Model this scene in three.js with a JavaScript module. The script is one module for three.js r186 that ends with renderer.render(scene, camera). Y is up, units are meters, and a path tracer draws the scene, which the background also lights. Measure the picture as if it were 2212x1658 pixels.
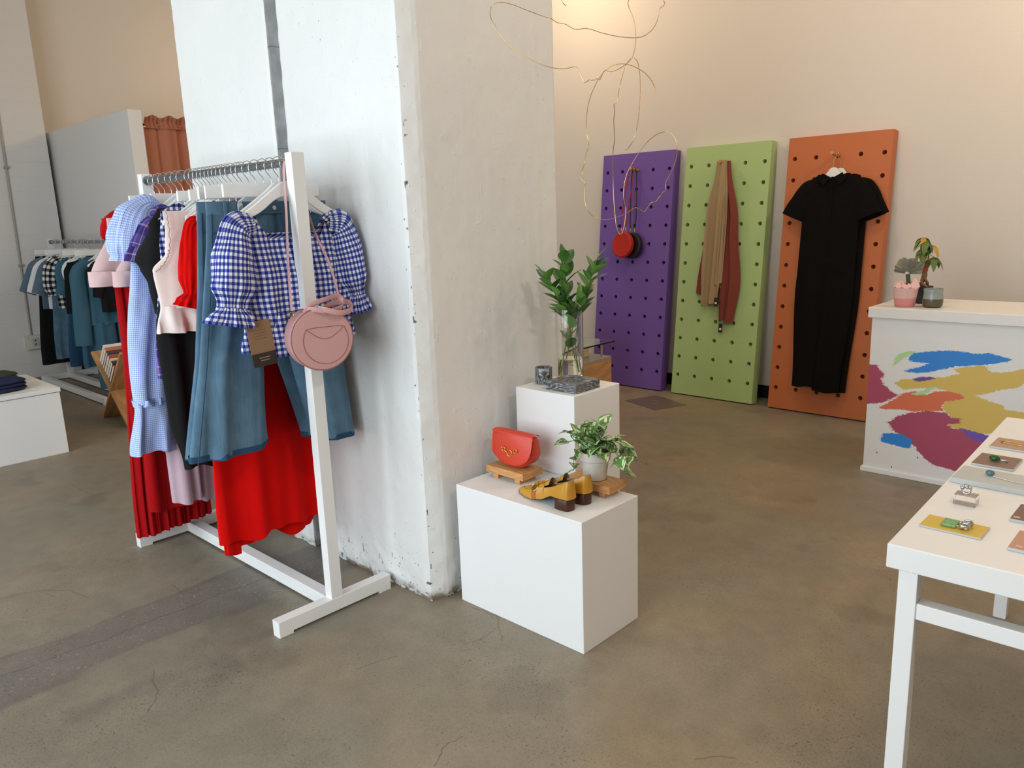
import * as THREE from 'three';
import { mergeGeometries, toCreasedNormals } from 'three/addons/utils/BufferGeometryUtils.js';
import { RoundedBoxGeometry } from 'three/addons/geometries/RoundedBoxGeometry.js';
import { RectAreaLightUniformsLib } from 'three/addons/lights/RectAreaLightUniformsLib.js';

// ---------------------------------------------------------------- camera, sky, daylight, exposure
const scene = new THREE.Scene();
const FOCAL = 1687.01, EYE = new THREE.Vector3(0, 1.56, 0);
const CAM_RIGHT = new THREE.Vector3(0.725711, -0.035283, -0.687094), CAM_UP = new THREE.Vector3(-0.122017, 0.976252, -0.179006), CAM_BACK = new THREE.Vector3(0.677093, 0.213743, 0.704172);
const camera = new THREE.PerspectiveCamera(2 * Math.atan(829 / FOCAL) * 180 / Math.PI, 2212 / 1658, 0.05, 200);
camera.position.copy(EYE);
camera.quaternion.setFromRotationMatrix(new THREE.Matrix4().makeBasis(CAM_RIGHT, CAM_UP, CAM_BACK));
scene.background = new THREE.Color().setRGB(0.86, 0.93, 1.0);         // even overcast sky
const renderer = new THREE.WebGLRenderer({ antialias: true });
renderer.toneMapping = THREE.LinearToneMapping;
renderer.toneMappingExposure = 1.1;
renderer.shadowMap.enabled = true;
RectAreaLightUniformsLib.init();

// the shop windows, in the wall behind the camera: openings [x centre, width, sill, head]
const ROOM = { xl: -9.5, xr: 3.6, zb: -5.95, zf: 1.8, h: 4.6 };
const OPENINGS = [[-4.3, 2.6, 0.35, 3.1], [-1.3, 2.6, 0.35, 3.1]];
const DAY = 3.9;
for (const [cx, w, y0, y1] of OPENINGS) {
  const l = new THREE.RectAreaLight(new THREE.Color().setRGB(0.82, 0.93, 1.0), DAY, w - 0.1, y1 - y0 - 0.1);
  l.name = 'window_daylight';
  l.position.set(cx, (y0 + y1) / 2, ROOM.zf - 0.06);
  scene.add(l);
}

// ---------------------------------------------------------------- helpers
const V = (x, y, z) => new THREE.Vector3(x, y, z);
const lerp = (a, b, t) => a + (b - a) * t, clamp = (x, a = 0, b = 1) => Math.min(b, Math.max(a, x));
const smooth = (a, b, x) => { const t = clamp((x - a) / (b - a)); return t * t * (3 - 2 * t); };
function rng(s) { let a = s >>> 0; return () => { a = (a + 0x6d2b79f5) | 0; let t = Math.imul(a ^ (a >>> 15), 1 | a); t = (t + Math.imul(t ^ (t >>> 7), 61 | t)) ^ t; return ((t ^ (t >>> 14)) >>> 0) / 4294967296; }; }
function h2(x, y, s) { let n = Math.imul(x | 0, 374761393) + Math.imul(y | 0, 668265263) + Math.imul(s | 0, 974711); n = Math.imul(n ^ (n >>> 13), 1274126177); return ((n ^ (n >>> 16)) >>> 0) / 4294967296; }
function vn(x, y, s = 0) {
  const ix = Math.floor(x), iy = Math.floor(y), fx = x - ix, fy = y - iy, u = fx * fx * (3 - 2 * fx), v = fy * fy * (3 - 2 * fy);
  const a = h2(ix, iy, s), b = h2(ix + 1, iy, s), c = h2(ix, iy + 1, s), d = h2(ix + 1, iy + 1, s);
  return a + (b - a) * u + (c - a) * v + (a - b - c + d) * u * v;
}
function fbm(x, y, o = 4, s = 0) { let r = 0, a = 0.5, n = 0; for (let i = 0; i < o; i++) { r += a * vn(x, y, s + i * 17); n += a; a *= 0.5; x *= 2.03; y *= 2.03; } return r / n; }
// a pixel of the photograph gives a direction; the distance comes from the plane that the thing lies on
function ray(px, py) { return CAM_RIGHT.clone().multiplyScalar((px - 1106) / FOCAL).addScaledVector(CAM_UP, -(py - 829) / FOCAL).sub(CAM_BACK); }
function onPlane(px, py, axis, value) { const d = ray(px, py); return EYE.clone().addScaledVector(d, (value - EYE[axis]) / d[axis]); }

const used = new Map();
function numbered(name) { const n = used.get(name) ?? 0; used.set(name, n + 1); return n ? name + '_' + String(n).padStart(3, '0') : name; }
function thing(name, label, category, pos = [0, 0, 0], turn = 0, group) {
  const o = new THREE.Group(); o.name = numbered(name); o.position.set(...pos); o.rotation.y = turn;
  o.userData = { label, category }; if (group) o.userData.group = group;
  scene.add(o); return o;
}
function part(name, geo, mat, parent, label) { const m = new THREE.Mesh(geo, mat); m.name = name; if (label) m.userData.label = label; parent.add(m); return m; }
function solo(name, geo, mat, label, category, group) { const m = new THREE.Mesh(geo, mat); m.name = numbered(name); m.userData = { label, category }; if (group) m.userData.group = group; scene.add(m); return m; }
function structure(name, geo, mat, parent = scene) { const m = new THREE.Mesh(geo, mat); m.name = name; if (parent === scene) m.userData.kind = 'structure'; parent.add(m); return m; }
function structGroup(name) { const g = new THREE.Group(); g.name = name; g.userData.kind = 'structure'; scene.add(g); return g; }

function uvBox(g, sc = 1, ou = 0, ov = 0) {     // uv in metres from the dominant direction of each normal
  const p = g.attributes.position, n = g.attributes.normal, uv = new Float32Array(p.count * 2);
  for (let i = 0; i < p.count; i++) {
    const ax = Math.abs(n.getX(i)), ay = Math.abs(n.getY(i)), az = Math.abs(n.getZ(i));
    let u, v; if (ay >= ax && ay >= az) { u = p.getX(i); v = p.getZ(i); } else if (ax >= az) { u = p.getZ(i); v = p.getY(i); } else { u = p.getX(i); v = p.getY(i); }
    uv[2 * i] = u * sc + ou; uv[2 * i + 1] = v * sc + ov;
  }
  g.setAttribute('uv', new THREE.BufferAttribute(uv, 2)); return g;
}
const flat = (g) => (g.index ? g.toNonIndexed() : g);
function merge(list) { const l = list.map((g) => { const c = flat(g); for (const k of Object.keys(c.attributes)) if (!['position', 'normal', 'uv'].includes(k)) c.deleteAttribute(k); return c; }); return mergeGeometries(l, false); }
function box(x0, x1, y0, y1, z0, z1, r = 0) {
  const w = Math.abs(x1 - x0), h = Math.abs(y1 - y0), d = Math.abs(z1 - z0);
  const g = r ? new RoundedBoxGeometry(w, h, d, 2, Math.min(r, w / 2.01, h / 2.01, d / 2.01)) : new THREE.BoxGeometry(w, h, d);
  g.translate((x0 + x1) / 2, (y0 + y1) / 2, (z0 + z1) / 2); return uvBox(g);
}
function rod(a, b, r, seg = 12, r2 = r) { const d = b.clone().sub(a), g = new THREE.CylinderGeometry(r2, r, d.length(), seg); g.applyQuaternion(new THREE.Quaternion().setFromUnitVectors(V(0, 1, 0), d.clone().normalize())); g.translate((a.x + b.x) / 2, (a.y + b.y) / 2, (a.z + b.z) / 2); return g; }
function tube(pts, r, seg = 40, rs = 8, closed = false) { return new THREE.TubeGeometry(new THREE.CatmullRomCurve3(pts, closed, 'catmullrom', 0.5), seg, r, rs, closed); }
function lathe(prof, seg = 40) { return new THREE.LatheGeometry(prof.map(([r, y]) => new THREE.Vector2(r, y)), seg); }
function ball(x, y, z, r, seg = 12, sx = 1, sy = 1, sz = 1) { const g = new THREE.SphereGeometry(r, seg, Math.max(6, seg >> 1)); g.scale(sx, sy, sz); g.translate(x, y, z); return g; }
function extrude(pts, depth, bevel = 0, steps = 6) {
  const sh = new THREE.Shape(pts.map(([x, y]) => new THREE.Vector2(x, y)));
  const g = new THREE.ExtrudeGeometry(sh, { depth: depth - 2 * bevel, bevelEnabled: bevel > 0, bevelThickness: bevel, bevelSize: bevel, bevelOffset: -bevel, bevelSegments: 2, curveSegments: steps });
  g.translate(0, 0, -depth / 2 + bevel); return g;
}
function spline2(pts, n = 40, closed = false) { return new THREE.CatmullRomCurve3(pts.map(([x, y]) => V(x, y, 0)), closed, 'centripetal').getPoints(n).map((p) => [p.x, p.y]); }
function grid(rows, cols, f) {                   // surface from f(s, t) -> [x, y, z, u, v]
  const P = [], U = [], I = [];
  for (let i = 0; i <= rows; i++) for (let j = 0; j <= cols; j++) { const q = f(i / rows, j / cols); P.push(q[0], q[1], q[2]); U.push(q[3] ?? j / cols, q[4] ?? i / rows); }
  for (let i = 0; i < rows; i++) for (let j = 0; j < cols; j++) { const a = i * (cols + 1) + j, b = a + 1, c = a + cols + 1, d = c + 1; I.push(a, c, b, b, c, d); }
  const g = new THREE.BufferGeometry(); g.setAttribute('position', new THREE.Float32BufferAttribute(P, 3)); g.setAttribute('uv', new THREE.Float32BufferAttribute(U, 2)); g.setIndex(I); g.computeVertexNormals(); return g;
}
const xf = (g, f) => { const p = g.attributes.position, v = new THREE.Vector3(); for (let i = 0; i < p.count; i++) { v.fromBufferAttribute(p, i); f(v); p.setXYZ(i, v.x, v.y, v.z); } if (!g.index) return toCreasedNormals(g, 0.7); g.computeVertexNormals(); return g; };

// ---------------------------------------------------------------- textures
function canvasOf(w, h, draw) { const c = document.createElement('canvas'); c.width = w; c.height = h; draw(c.getContext('2d'), w, h); return c; }
function texOf(c, colour = true, rep = [1, 1]) { const t = new THREE.CanvasTexture(c); t.wrapS = t.wrapT = THREE.RepeatWrapping; if (colour) t.colorSpace = THREE.SRGBColorSpace; t.repeat.set(...rep); return t; }
function pixelTex(w, h, f, colour = true, rep = [1, 1], wrap = true) {       // f(i, j) -> [r, g, b] 0..255, row 0 at v = 0
  const d = new Uint8Array(w * h * 4);
  for (let j = 0, k = 0; j < h; j++) for (let i = 0; i < w; i++, k += 4) { const c = f(i, j); d[k] = clamp(c[0], 0, 255); d[k + 1] = clamp(c[1], 0, 255); d[k + 2] = clamp(c[2], 0, 255); d[k + 3] = 255; }
  const t = new THREE.DataTexture(d, w, h); t.magFilter = THREE.LinearFilter; t.minFilter = THREE.LinearFilter; t.wrapS = t.wrapT = wrap ? THREE.RepeatWrapping : THREE.ClampToEdgeWrapping;
  if (colour) t.colorSpace = THREE.SRGBColorSpace; t.repeat.set(...rep); t.needsUpdate = true; return t;
}
const std = (color, roughness = 0.6, o = {}) => new THREE.MeshStandardMaterial({ color, roughness, ...o });
const phys = (color, roughness, o = {}) => new THREE.MeshPhysicalMaterial({ color, roughness, ...o });
const tileN = (x, y, n, s) => { const g = (a, b) => h2(((a % n) + n) % n, ((b % n) + n) % n, s), ix = Math.floor(x), iy = Math.floor(y), fx = x - ix, fy = y - iy, u = fx * fx * (3 - 2 * fx), v = fy * fy * (3 - 2 * fy), a = g(ix, iy), b = g(ix + 1, iy), c = g(ix, iy + 1), d = g(ix + 1, iy + 1); return a + (b - a) * u + (c - a) * v + (a - b - c + d) * u * v; };
const tileF = (u, v, n, o, s) => { let r = 0, a = 0.5, t = 0; for (let i = 0; i < o; i++) { r += a * tileN(u * n, v * n, n, s + i); t += a; a *= 0.5; n *= 2; } return r / t; };
// soft creases plus thread, 0.4 m a tile
const creaseBump = pixelTex(512, 512, (i, j) => { const u = i / 512, v = j / 512, c = tileF(u, v, 6, 3, 5), w = 0.5 + 0.25 * Math.sin(i * 1.6) + 0.25 * Math.sin(j * 1.6); const k = 150 * c + 40 * Math.abs(tileF(u, v, 9, 3, 31) - 0.5) + 7 * w; return [k, k, k]; }, false, [2.5, 2.5]);
const cloth_ = (color, o = {}) => phys(color, 0.95, { specularIntensity: 0.25, side: THREE.DoubleSide, bumpMap: creaseBump, bumpScale: 0.006, ...o });
function checkTex(dark, mid, light, size, n = 64) {        // gingham: one dark and one light band each way, size = metres of the pair
  return pixelTex(n, n, (i, j) => { const a = i < n / 2, b = j < n / 2, c = a && b ? dark : a || b ? mid : light, w = 1 + 0.05 * (((i + j) % 4 < 2) ? 1 : -1); return [c[0] * w, c[1] * w, c[2] * w]; }, true, [1 / size, 1 / size]);
}
const woodTex = pixelTex(512, 512, (i, j) => { const u = i / 512, v = j / 512, g = tileF(u, v, 2, 3, 3); const ring = 0.5 + 0.5 * Math.sin((v * 14 + g * 3.2) * 6.283); const f = tileN(u * 12, v * 180, 180, 9); const k = 0.82 + 0.12 * ring * 0.8 + 0.12 * f + 0.06 * g; return [205 * k, 150 * k, 92 * k]; }, true, [2.5, 2.5]);
const oakTex = pixelTex(512, 512, (i, j) => { const u = i / 512, v = j / 512, g = tileF(u, v, 3, 3, 23); const ring = 0.5 + 0.5 * Math.sin((v * 9 + g * 2.2) * 6.283); const f = tileN(u * 10, v * 150, 150, 19); const k = 0.84 + 0.1 * ring + 0.1 * f; return [190 * k, 142 * k, 92 * k]; }, true, [1.6, 1.6]);
const marbleTex = pixelTex(512, 512, (i, j) => { const u = i / 512, v = j / 512, g = tileF(u, v, 3, 4, 41); const s = Math.sin((v * 20 + g * 7) * 6.283), t = tileF(u, v, 16, 3, 44); const k = 96 + 46 * s * t * 1.6 + 55 * (t - 0.5) + 40 * Math.pow(Math.max(0, Math.sin((v * 7 + g * 5) * 6.283)), 12); return [k, k * 1.015, k * 1.04]; }, true, [5, 5]);
const plasterBump = pixelTex(512, 512, (i, j) => { const u = i / 512, v = j / 512; const k = 120 + 110 * (tileF(u, v, 12, 4, 61) - 0.5) + 40 * (tileN(u * 150, v * 150, 150, 66) - 0.5); return [k, k, k]; }, false, [0.8, 0.8]);
const M = {
  white: std(new THREE.Color().setRGB(0.80, 0.80, 0.79), 0.42), whiteMatt: std(new THREE.Color().setRGB(0.80, 0.80, 0.79), 0.6),
  chrome: std(0xc9ccce, 0.22, { metalness: 1 }), steel: std(0x8f969a, 0.32, { metalness: 1 }), brass: std(0xcfae74, 0.2, { metalness: 1 }), gold: std(0xd9b25a, 0.2, { metalness: 1 }),
  wood: std(0xffffff, 0.5, { map: woodTex }), oak: std(0xffffff, 0.5, { map: oakTex }), marble: std(0xffffff, 0.35, { map: marbleTex }), black: std(0x121212, 0.6),
  leafDark: std(0x35602b, 0.42, { side: THREE.DoubleSide }), leafMid: std(0x4b7c33, 0.42, { side: THREE.DoubleSide }), leafLight: std(0x6a9a45, 0.45, { side: THREE.DoubleSide }), stem: std(0x5c7a3a, 0.6),
  glass: phys(0xffffff, 0.02, { transmission: 1, thickness: 0, ior: 1.45, side: THREE.DoubleSide }),
};

// ---------------------------------------------------------------- the room
const CRACKS = [[[0, 1459], [60, 1441], [167, 1400], [225, 1383], [271, 1362], [330, 1338], [375, 1323], [430, 1302], [475, 1282], [520, 1268], [565, 1251], [640, 1222], [690, 1203]], [[332, 1445], [330, 1470], [340, 1490], [337, 1511], [325, 1525], [318, 1538]], [[768, 1445], [800, 1434], [859, 1416]], [[371, 1262], [380, 1270], [391, 1277]],
  [[0, 1294], [40, 1283], [77, 1276], [149, 1274], [190, 1290]], [[1020, 1312], [1038, 1317], [1060, 1325], [1077, 1333], [1076, 1353], [1041, 1379], [1000, 1392]], [[1077, 1353], [1086, 1384]], [[150, 1045], [200, 1070], [240, 1062]], [[1500, 1640], [1560, 1632], [1590, 1638]], [[1000, 1590], [960, 1610], [940, 1655]]].map((l) => l.map(([x, y]) => onPlane(x, y, 'y', 0)));
function floorColour(x, z, fine) {
  const big = fbm(x * 0.55 + 3, z * 0.55, 3, 11), mid = fbm(x * 2.6, z * 2.6, 4, 12), sm = fbm(x * 14, z * 14, 3, 13);
  let r = 126, g = 116, b = 99, k = 0.84 + 0.16 * big + 0.14 * mid + 0.12 * sm;
  const warm = smooth(0.52, 0.68, fbm(x * 0.9 + 9, z * 0.9, 3, 21)); r += 4 * warm; b -= 5 * warm;
  const grey = smooth(0.5, 0.66, fbm(x * 1.3 - 4, z * 1.3 + 2, 3, 22)); r -= 4 * grey; b += 2 * grey;
  const stain = smooth(0.66, 0.78, fbm(x * 3.1 + 30, z * 3.1, 4, 23)); k *= 1 - 0.08 * stain;
  const e = 0.03 * (fbm(x * 5, z * 5, 3, 31) - 0.5) + 0.05 * (fbm(z * 1.4, 3, 2, 33) - 0.5), inStrip = z > -1.95 ? smooth(-3.235, -3.222, x + e) * (1 - smooth(-2.912, -2.9, x - e * 1.3)) : 0;
  const smear = z > -1.95 ? smooth(0.5, 0.56, fbm(x * 3.5 + 7, z * 2.1, 3, 35)) * smooth(-3.27, -3.25, x + e * 2) * (1 - smooth(-2.87, -2.84, x - e * 2)) * (1 - inStrip) : 0;
  r = lerp(r, 110, inStrip); g = lerp(g, 104, inStrip); b = lerp(b, 96, inStrip); r = lerp(r, 108, smear); g = lerp(g, 101, smear); b = lerp(b, 93, smear);
  if (fine) {
    const gr = vn(x * 260, z * 260, 41); k *= 0.95 + 0.1 * gr;
    const pit = vn(x * 260, z * 260, 43) - 0.22 * (1 - fbm(x * 4, z * 4, 2, 44)); if (pit > 0.74) k *= 1 - 2.2 * (pit - 0.74);
    const agg = vn(x * 150, z * 150, 47); if (inStrip > 0.5 && agg > 0.83) k *= 1 + (agg - 0.83) * 2.6;
  }
  return [r * k, g * k, b * k];
}
const floor = structGroup('floor');
function floorSection(x0, x1, z0, z1, nx, nz, fine) {
  const c = canvasOf(nx, nz, (ctx) => {
    const im = ctx.createImageData(nx, nz), d = im.data;
    for (let j = 0, k = 0; j < nz; j++) for (let i = 0; i < nx; i++, k += 4) { const q = floorColour(lerp(x0, x1, (i + 0.5) / nx), lerp(z0, z1, (j + 0.5) / nz), fine); d[k] = q[0]; d[k + 1] = q[1]; d[k + 2] = q[2]; d[k + 3] = 255; }
    ctx.putImageData(im, 0, 0);
    ctx.strokeStyle = 'rgba(62,54,46,0.55)'; ctx.lineJoin = 'round';
    const R = rng(5);
    CRACKS.forEach((l, n) => { ctx.lineWidth = (n ? 0.0028 : 0.0042) / (x1 - x0) * nx; ctx.beginPath(); const P = l.map((p) => [(p.x - x0) / (x1 - x0) * nx, (p.z - z0) / (z1 - z0) * nz]); P.forEach((p, i) => { if (!i) return ctx.moveTo(p[0], p[1]); const q = P[i - 1]; for (let t = 1; t <= 8; t++) ctx.lineTo(lerp(q[0], p[0], t / 8) + (R() - 0.5) * 0.008 / (x1 - x0) * nx, lerp(q[1], p[1], t / 8) + (R() - 0.5) * 0.008 / (x1 - x0) * nx); }); ctx.stroke(); });
  });
  const t = texOf(c); t.flipY = false; t.wrapS = t.wrapT = THREE.ClampToEdgeWrapping;
  const g = new THREE.BoxGeometry(x1 - x0, 0.2, z1 - z0); g.translate((x0 + x1) / 2, -0.1, (z0 + z1) / 2);
  const p = g.attributes.position, uv = g.attributes.uv; for (let i = 0; i < p.count; i++) uv.setXY(i, (p.getX(i) - x0) / (x1 - x0), (p.getZ(i) - z0) / (z1 - z0));
  structure('concrete_slab', g, std(0xffffff, 0.5, { map: t, bumpMap: plasterBump, bumpScale: 0.0006 }), floor);
}
const FINE = !globalThis.COARSE;
floorSection(-4.3, 0, -4.3, 0, FINE ? 2048 : 512, FINE ? 2048 : 512, true);
floorSection(-10.3, -4.3, -6.2, 2.1, 900, 1250, false);
floorSection(-4.3, 0, -6.2, -4.3, 1024, 512, false);
floorSection(0, 3.9, -6.2, 2.1, 512, 1024, false);
floorSection(-4.3, 0, 0, 2.1, 512, 400, false);

const wallPaint = std(new THREE.Color().setRGB(0.70, 0.66, 0.60), 0.85, { bumpMap: plasterBump, bumpScale: 0.0015 });
const whitePaint = std(new THREE.Color().setRGB(0.72, 0.72, 0.71), 0.7, { bumpMap: plasterBump, bumpScale: 0.0025 });
structure('wall_back', box(-10.3, 3.9, 0, ROOM.h, ROOM.zb - 0.3, ROOM.zb), wallPaint);
structure('wall_right', box(ROOM.xr, ROOM.xr + 0.3, 0, ROOM.h, ROOM.zb, 2.1), wallPaint);
structure('ceiling', box(-10.3, 3.9, ROOM.h, ROOM.h + 0.25, -6.2, 2.1), std(new THREE.Color().setRGB(0.5, 0.49, 0.47), 0.8, { bumpMap: plasterBump, bumpScale: 0.003 }));
structure('baseboard_back', box(-9.9, ROOM.xr, 0, 0.105, ROOM.zb, ROOM.zb + 0.014, 0.003), std(0x15130f, 0.5));
{ // board-marked concrete wall, painted white, with the flat wall set back behind the fitting room
  const boards = pixelTex(512, 1024, (i, j) => { const y = j / 1024 * 2.4, x = i / 512 * 1.2; const n = Math.floor(y / 0.15), f = y / 0.15 - n; let k = 140 + 30 * (h2(n, 3, 8) - 0.5) + 45 * (fbm(x * 9, y * 9, 3, 71) - 0.5); if (f < 0.06) k -= 70 * vn(x * 3, n, 72); return [k, k, k]; }, false, [1 / 1.2, 1 / 2.4]);
  const w = structGroup('wall_left');
  structure('board_marked_face', box(-9.9, -9.5, 0, ROOM.h, -2.9, 2.1), std(new THREE.Color().setRGB(0.72, 0.71, 0.69), 0.75, { bumpMap: boards, bumpScale: 0.006 }), w);
  structure('plain_face', box(-10.3, -9.9, 0, ROOM.h, -6.2, -2.9), wallPaint, w);
}
{ // street wall with two shop windows, behind the camera
  const g = [], z0 = ROOM.zf, z1 = ROOM.zf + 0.3; let x = -9.9;
  for (const [cx, w, y0, y1] of OPENINGS) { g.push(box(x, cx - w / 2, 0, ROOM.h, z0, z1), box(cx - w / 2, cx + w / 2, 0, y0, z0, z1), box(cx - w / 2, cx + w / 2, y1, ROOM.h, z0, z1)); x = cx + w / 2; }
  g.push(box(x, ROOM.xr, 0, ROOM.h, z0, z1));
  structure('wall_front', merge(g), whitePaint);
  OPENINGS.forEach(([cx, w, y0, y1], n) => {
    const win = structGroup('window_' + (n + 1)), f = [], zc = z0 + 0.15;
    f.push(box(cx - w / 2, cx - w / 2 + 0.05, y0, y1, zc - 0.04, zc + 0.04), box(cx + w / 2 - 0.05, cx + w / 2, y0, y1, zc - 0.04, zc + 0.04), box(cx - w / 2, cx + w / 2, y0, y0 + 0.05, zc - 0.04, zc + 0.04), box(cx - w / 2, cx + w / 2, y1 - 0.05, y1, zc - 0.04, zc + 0.04), box(cx - 0.025, cx + 0.025, y0, y1, zc - 0.03, zc + 0.03));
    structure('window_frame', merge(f), std(0x2a2c2e, 0.5), win);
    for (const s of [-1, 1]) structure('pane', new THREE.PlaneGeometry(w / 2 - 0.06, y1 - y0 - 0.08).translate(cx + s * w / 4, (y0 + y1) / 2, zc), M.glass, win);
  });
}
{ // fitting-room partition
  structure('wall_partition', box(-9.9, -7.42, 0, 2.575, -3.07, -2.95, 0.004), std(new THREE.Color().setRGB(0.74, 0.735, 0.72), 0.6));
}

// ---------------------------------------------------------------- twin concrete pillar, painted white, with an open joint
{
  const out = [[-4.05, -2.7], [-4.055, -1.9], [-4.03, -1.88], [-3.2, -1.88], [-3.185, -1.885], [-3.18, -1.955], [-3.1, -1.955], [-3.095, -1.885], [-3.08, -1.88], [-2.335, -1.88], [-2.318, -1.884], [-2.293, -1.935], [-2.288, -1.955], [-2.28, -2.69], [-2.29, -2.705], [-4.05, -2.7]];
  const P = []; const R = rng(77);
  for (let i = 0; i < out.length - 1; i++) { const [ax, az] = out[i], [bx, bz] = out[i + 1], L = Math.hypot(bx - ax, bz - az), n = Math.max(2, Math.round(L / (i < 1 || i > 13 ? 0.1 : 0.013))); const e = Math.min(0.0025, L / 6) / L; for (const k of [0, e, ...Array.from({ length: n - 1 }, (_, q) => (q + 1) / n).filter((q) => q > 2 * e && q < 1 - 2 * e), 1 - e]) P.push([lerp(ax, bx, k), lerp(az, bz, k), i]); }
  P.push([...out[out.length - 1], out.length - 2]);
  let acc = [0]; for (let i = 1; i < P.length; i++) acc.push(acc[i - 1] + Math.hypot(P[i][0] - P[i - 1][0], P[i][1] - P[i - 1][1]));
  const nrm = P.map((p, i) => { const a = P[Math.max(0, i - 1)], b = P[Math.min(P.length - 1, i + 1)], dx = b[0] - a[0], dz = b[1] - a[1], l = Math.hypot(dx, dz) || 1; return [-dz / l, dx / l]; });
  const LT = acc[acc.length - 1], U0 = acc[P.findIndex((p) => p[2] === 1)], U1 = acc[P.findIndex((p) => p[2] === 14)], YT = 2.85;      // the texture covers the two faces in view
  const uAt = (i) => (acc[i] - U0) / (U1 - U0);
  const ys = []; for (let y = 0; y < 2.9; y += 0.014) ys.push(y); for (let y = 2.9; y < 4.6; y += 0.1) ys.push(y); ys.push(4.6);
  const arris = (u) => Math.exp(-((u - acc[P.findIndex((p) => p[2] === 10)]) ** 2) / 0.0009) + Math.exp(-((u - acc[P.findIndex((p) => p[2] === 11)]) ** 2) / 0.0006) + 0.8 * Math.exp(-((u - acc[P.findIndex((p) => p[2] === 4)]) ** 2) / 0.0004) + 0.8 * Math.exp(-((u - acc[P.findIndex((p) => p[2] === 7)]) ** 2) / 0.0004) + 0.7 * Math.exp(-((u - acc[P.findIndex((p) => p[2] === 1)]) ** 2) / 0.0008);
  const seams = [0.2, 0.33, 0.55, 0.62].map((d) => acc[P.findIndex((p) => p[2] === 12)] + d);
  const relief = (u, y) => {
    let d = 0.005 * (fbm(u * 1.6, y * 1.1, 3, 81) - 0.5) + 0.0035 * (fbm(u * 22, y * 17, 3, 82) - 0.5);
    const a = arris(u); d += a * (0.007 * (fbm(u * 30, y * 26, 3, 83) - 0.62) - 0.0025 * smooth(0.5, 0.75, fbm(3, y * 5, 3, 84)));
    const low = 1 - smooth(0.02, 0.34 + 0.1 * vn(u * 5, 2, 85), y); d += low * 0.012 * (fbm(u * 26, y * 24, 3, 86) - 0.55);
    const foot = 1 - smooth(0.0, 0.05, y); d -= foot * 0.022 * fbm(u * 18, 1, 3, 87);
    for (const s of seams) d += 0.0018 * Math.exp(-((u - s) ** 2) / 0.00003) * smooth(0.42, 0.6, fbm(s * 9, y * 1.3, 2, 88));
    const pim = vn(u * 55, y * 30, 89); if (pim > 0.86) d += (pim - 0.86) * 0.02;
    return d;
  };
  const pos = [], uv = [], idx = [], nc = P.length;
  ys.forEach((y) => P.forEach((p, i) => { const d = y > 3 ? 0 : relief(acc[i], y) * (1 - smooth(2.8, 3, y)); pos.push(p[0] + nrm[i][0] * d, y, p[1] + nrm[i][1] * d); uv.push(uAt(i), y / YT); }));
  for (let j = 0; j < ys.length - 1; j++) for (let i = 0; i < nc - 1; i++) { const a = j * nc + i, b = a + 1, c = a + nc, d = c + 1; idx.push(a, b, c, b, d, c); }
  const g = new THREE.BufferGeometry(); g.setAttribute('position', new THREE.Float32BufferAttribute(pos, 3)); g.setAttribute('uv', new THREE.Float32BufferAttribute(uv, 2)); g.setIndex(idx); g.computeVertexNormals();
  const N = FINE ? 2048 : 512, uJ0 = acc[P.findIndex((p) => p[2] === 4)], uJ1 = acc[P.findIndex((p) => p[2] === 7)], uA = acc[P.findIndex((p) => p[2] === 10)], uF = acc[P.findIndex((p) => p[2] === 11)];
  const t = pixelTex(N, N, (i, j) => {
    const u = U0 + (U1 - U0) * (i + 0.5) / N, y = YT * (j + 0.5) / N;
    let r = 226, g2 = 227, b = 225; const m = 0.975 + 0.04 * fbm(u * 3, y * 3, 3, 91); r *= m; g2 *= m; b *= m;
    const joint = smooth(uJ0 - 0.004, uJ0 + 0.006, u + 0.008 * (fbm(u * 20, y * 20, 2, 90) - 0.5)) * (1 - smooth(uJ1 - 0.006, uJ1 + 0.004, u + 0.02 * (fbm(u * 20, y * 20, 2, 90) - 0.5)));
    const jc = 184 + 60 * (fbm(u * 26, y * 16, 4, 92) - 0.5) - 26 * smooth(0.9, 0, y); r = lerp(r, jc, joint); g2 = lerp(g2, jc + 2, joint); b = lerp(b, jc + 2, joint);
    if (joint > 0.4 && Math.abs(((y + 0.02 * vn(u * 30, 1, 97)) % 0.42) - 0.2) < 0.003) { r *= 0.8; g2 *= 0.8; b *= 0.8; }
    // chipped paint: small pits, dense above the floor, on the arris and in a cloud high on the face
    const dens = 0.05 + 0.5 * Math.exp(-y / 0.14) + 0.22 * (Math.exp(-((u - uA) ** 2) / 0.0004)) + (u < uA ? 0.20 * Math.exp(-((u - (uA - 0.45)) ** 2) / 0.05 - ((y - 2.35) ** 2) / 0.03) + 0.06 * Math.exp(-((y - 1.35) ** 2) / 0.2) : 0);
    const c1 = vn(u * 95, y * 60, 93), c2 = fbm(u * 9, y * 9, 2, 94), pit = c1 - (1.02 - dens * 0.5 * (0.3 + c2));
    if (pit > 0) { const q = clamp(pit * 14); r = lerp(r, 92, q); g2 = lerp(g2, 92, q); b = lerp(b, 94, q); }
    const bare = (1 - smooth(0.0, 0.035 + 0.03 * vn(u * 7, 4, 95), y)) * smooth(0.42, 0.6, fbm(u * 24, y * 30, 3, 96)); r = lerp(r, 128, bare); g2 = lerp(g2, 117, bare); b = lerp(b, 100, bare);
    return [r, g2, b];
  }, true, [1, 1], false);
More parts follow.
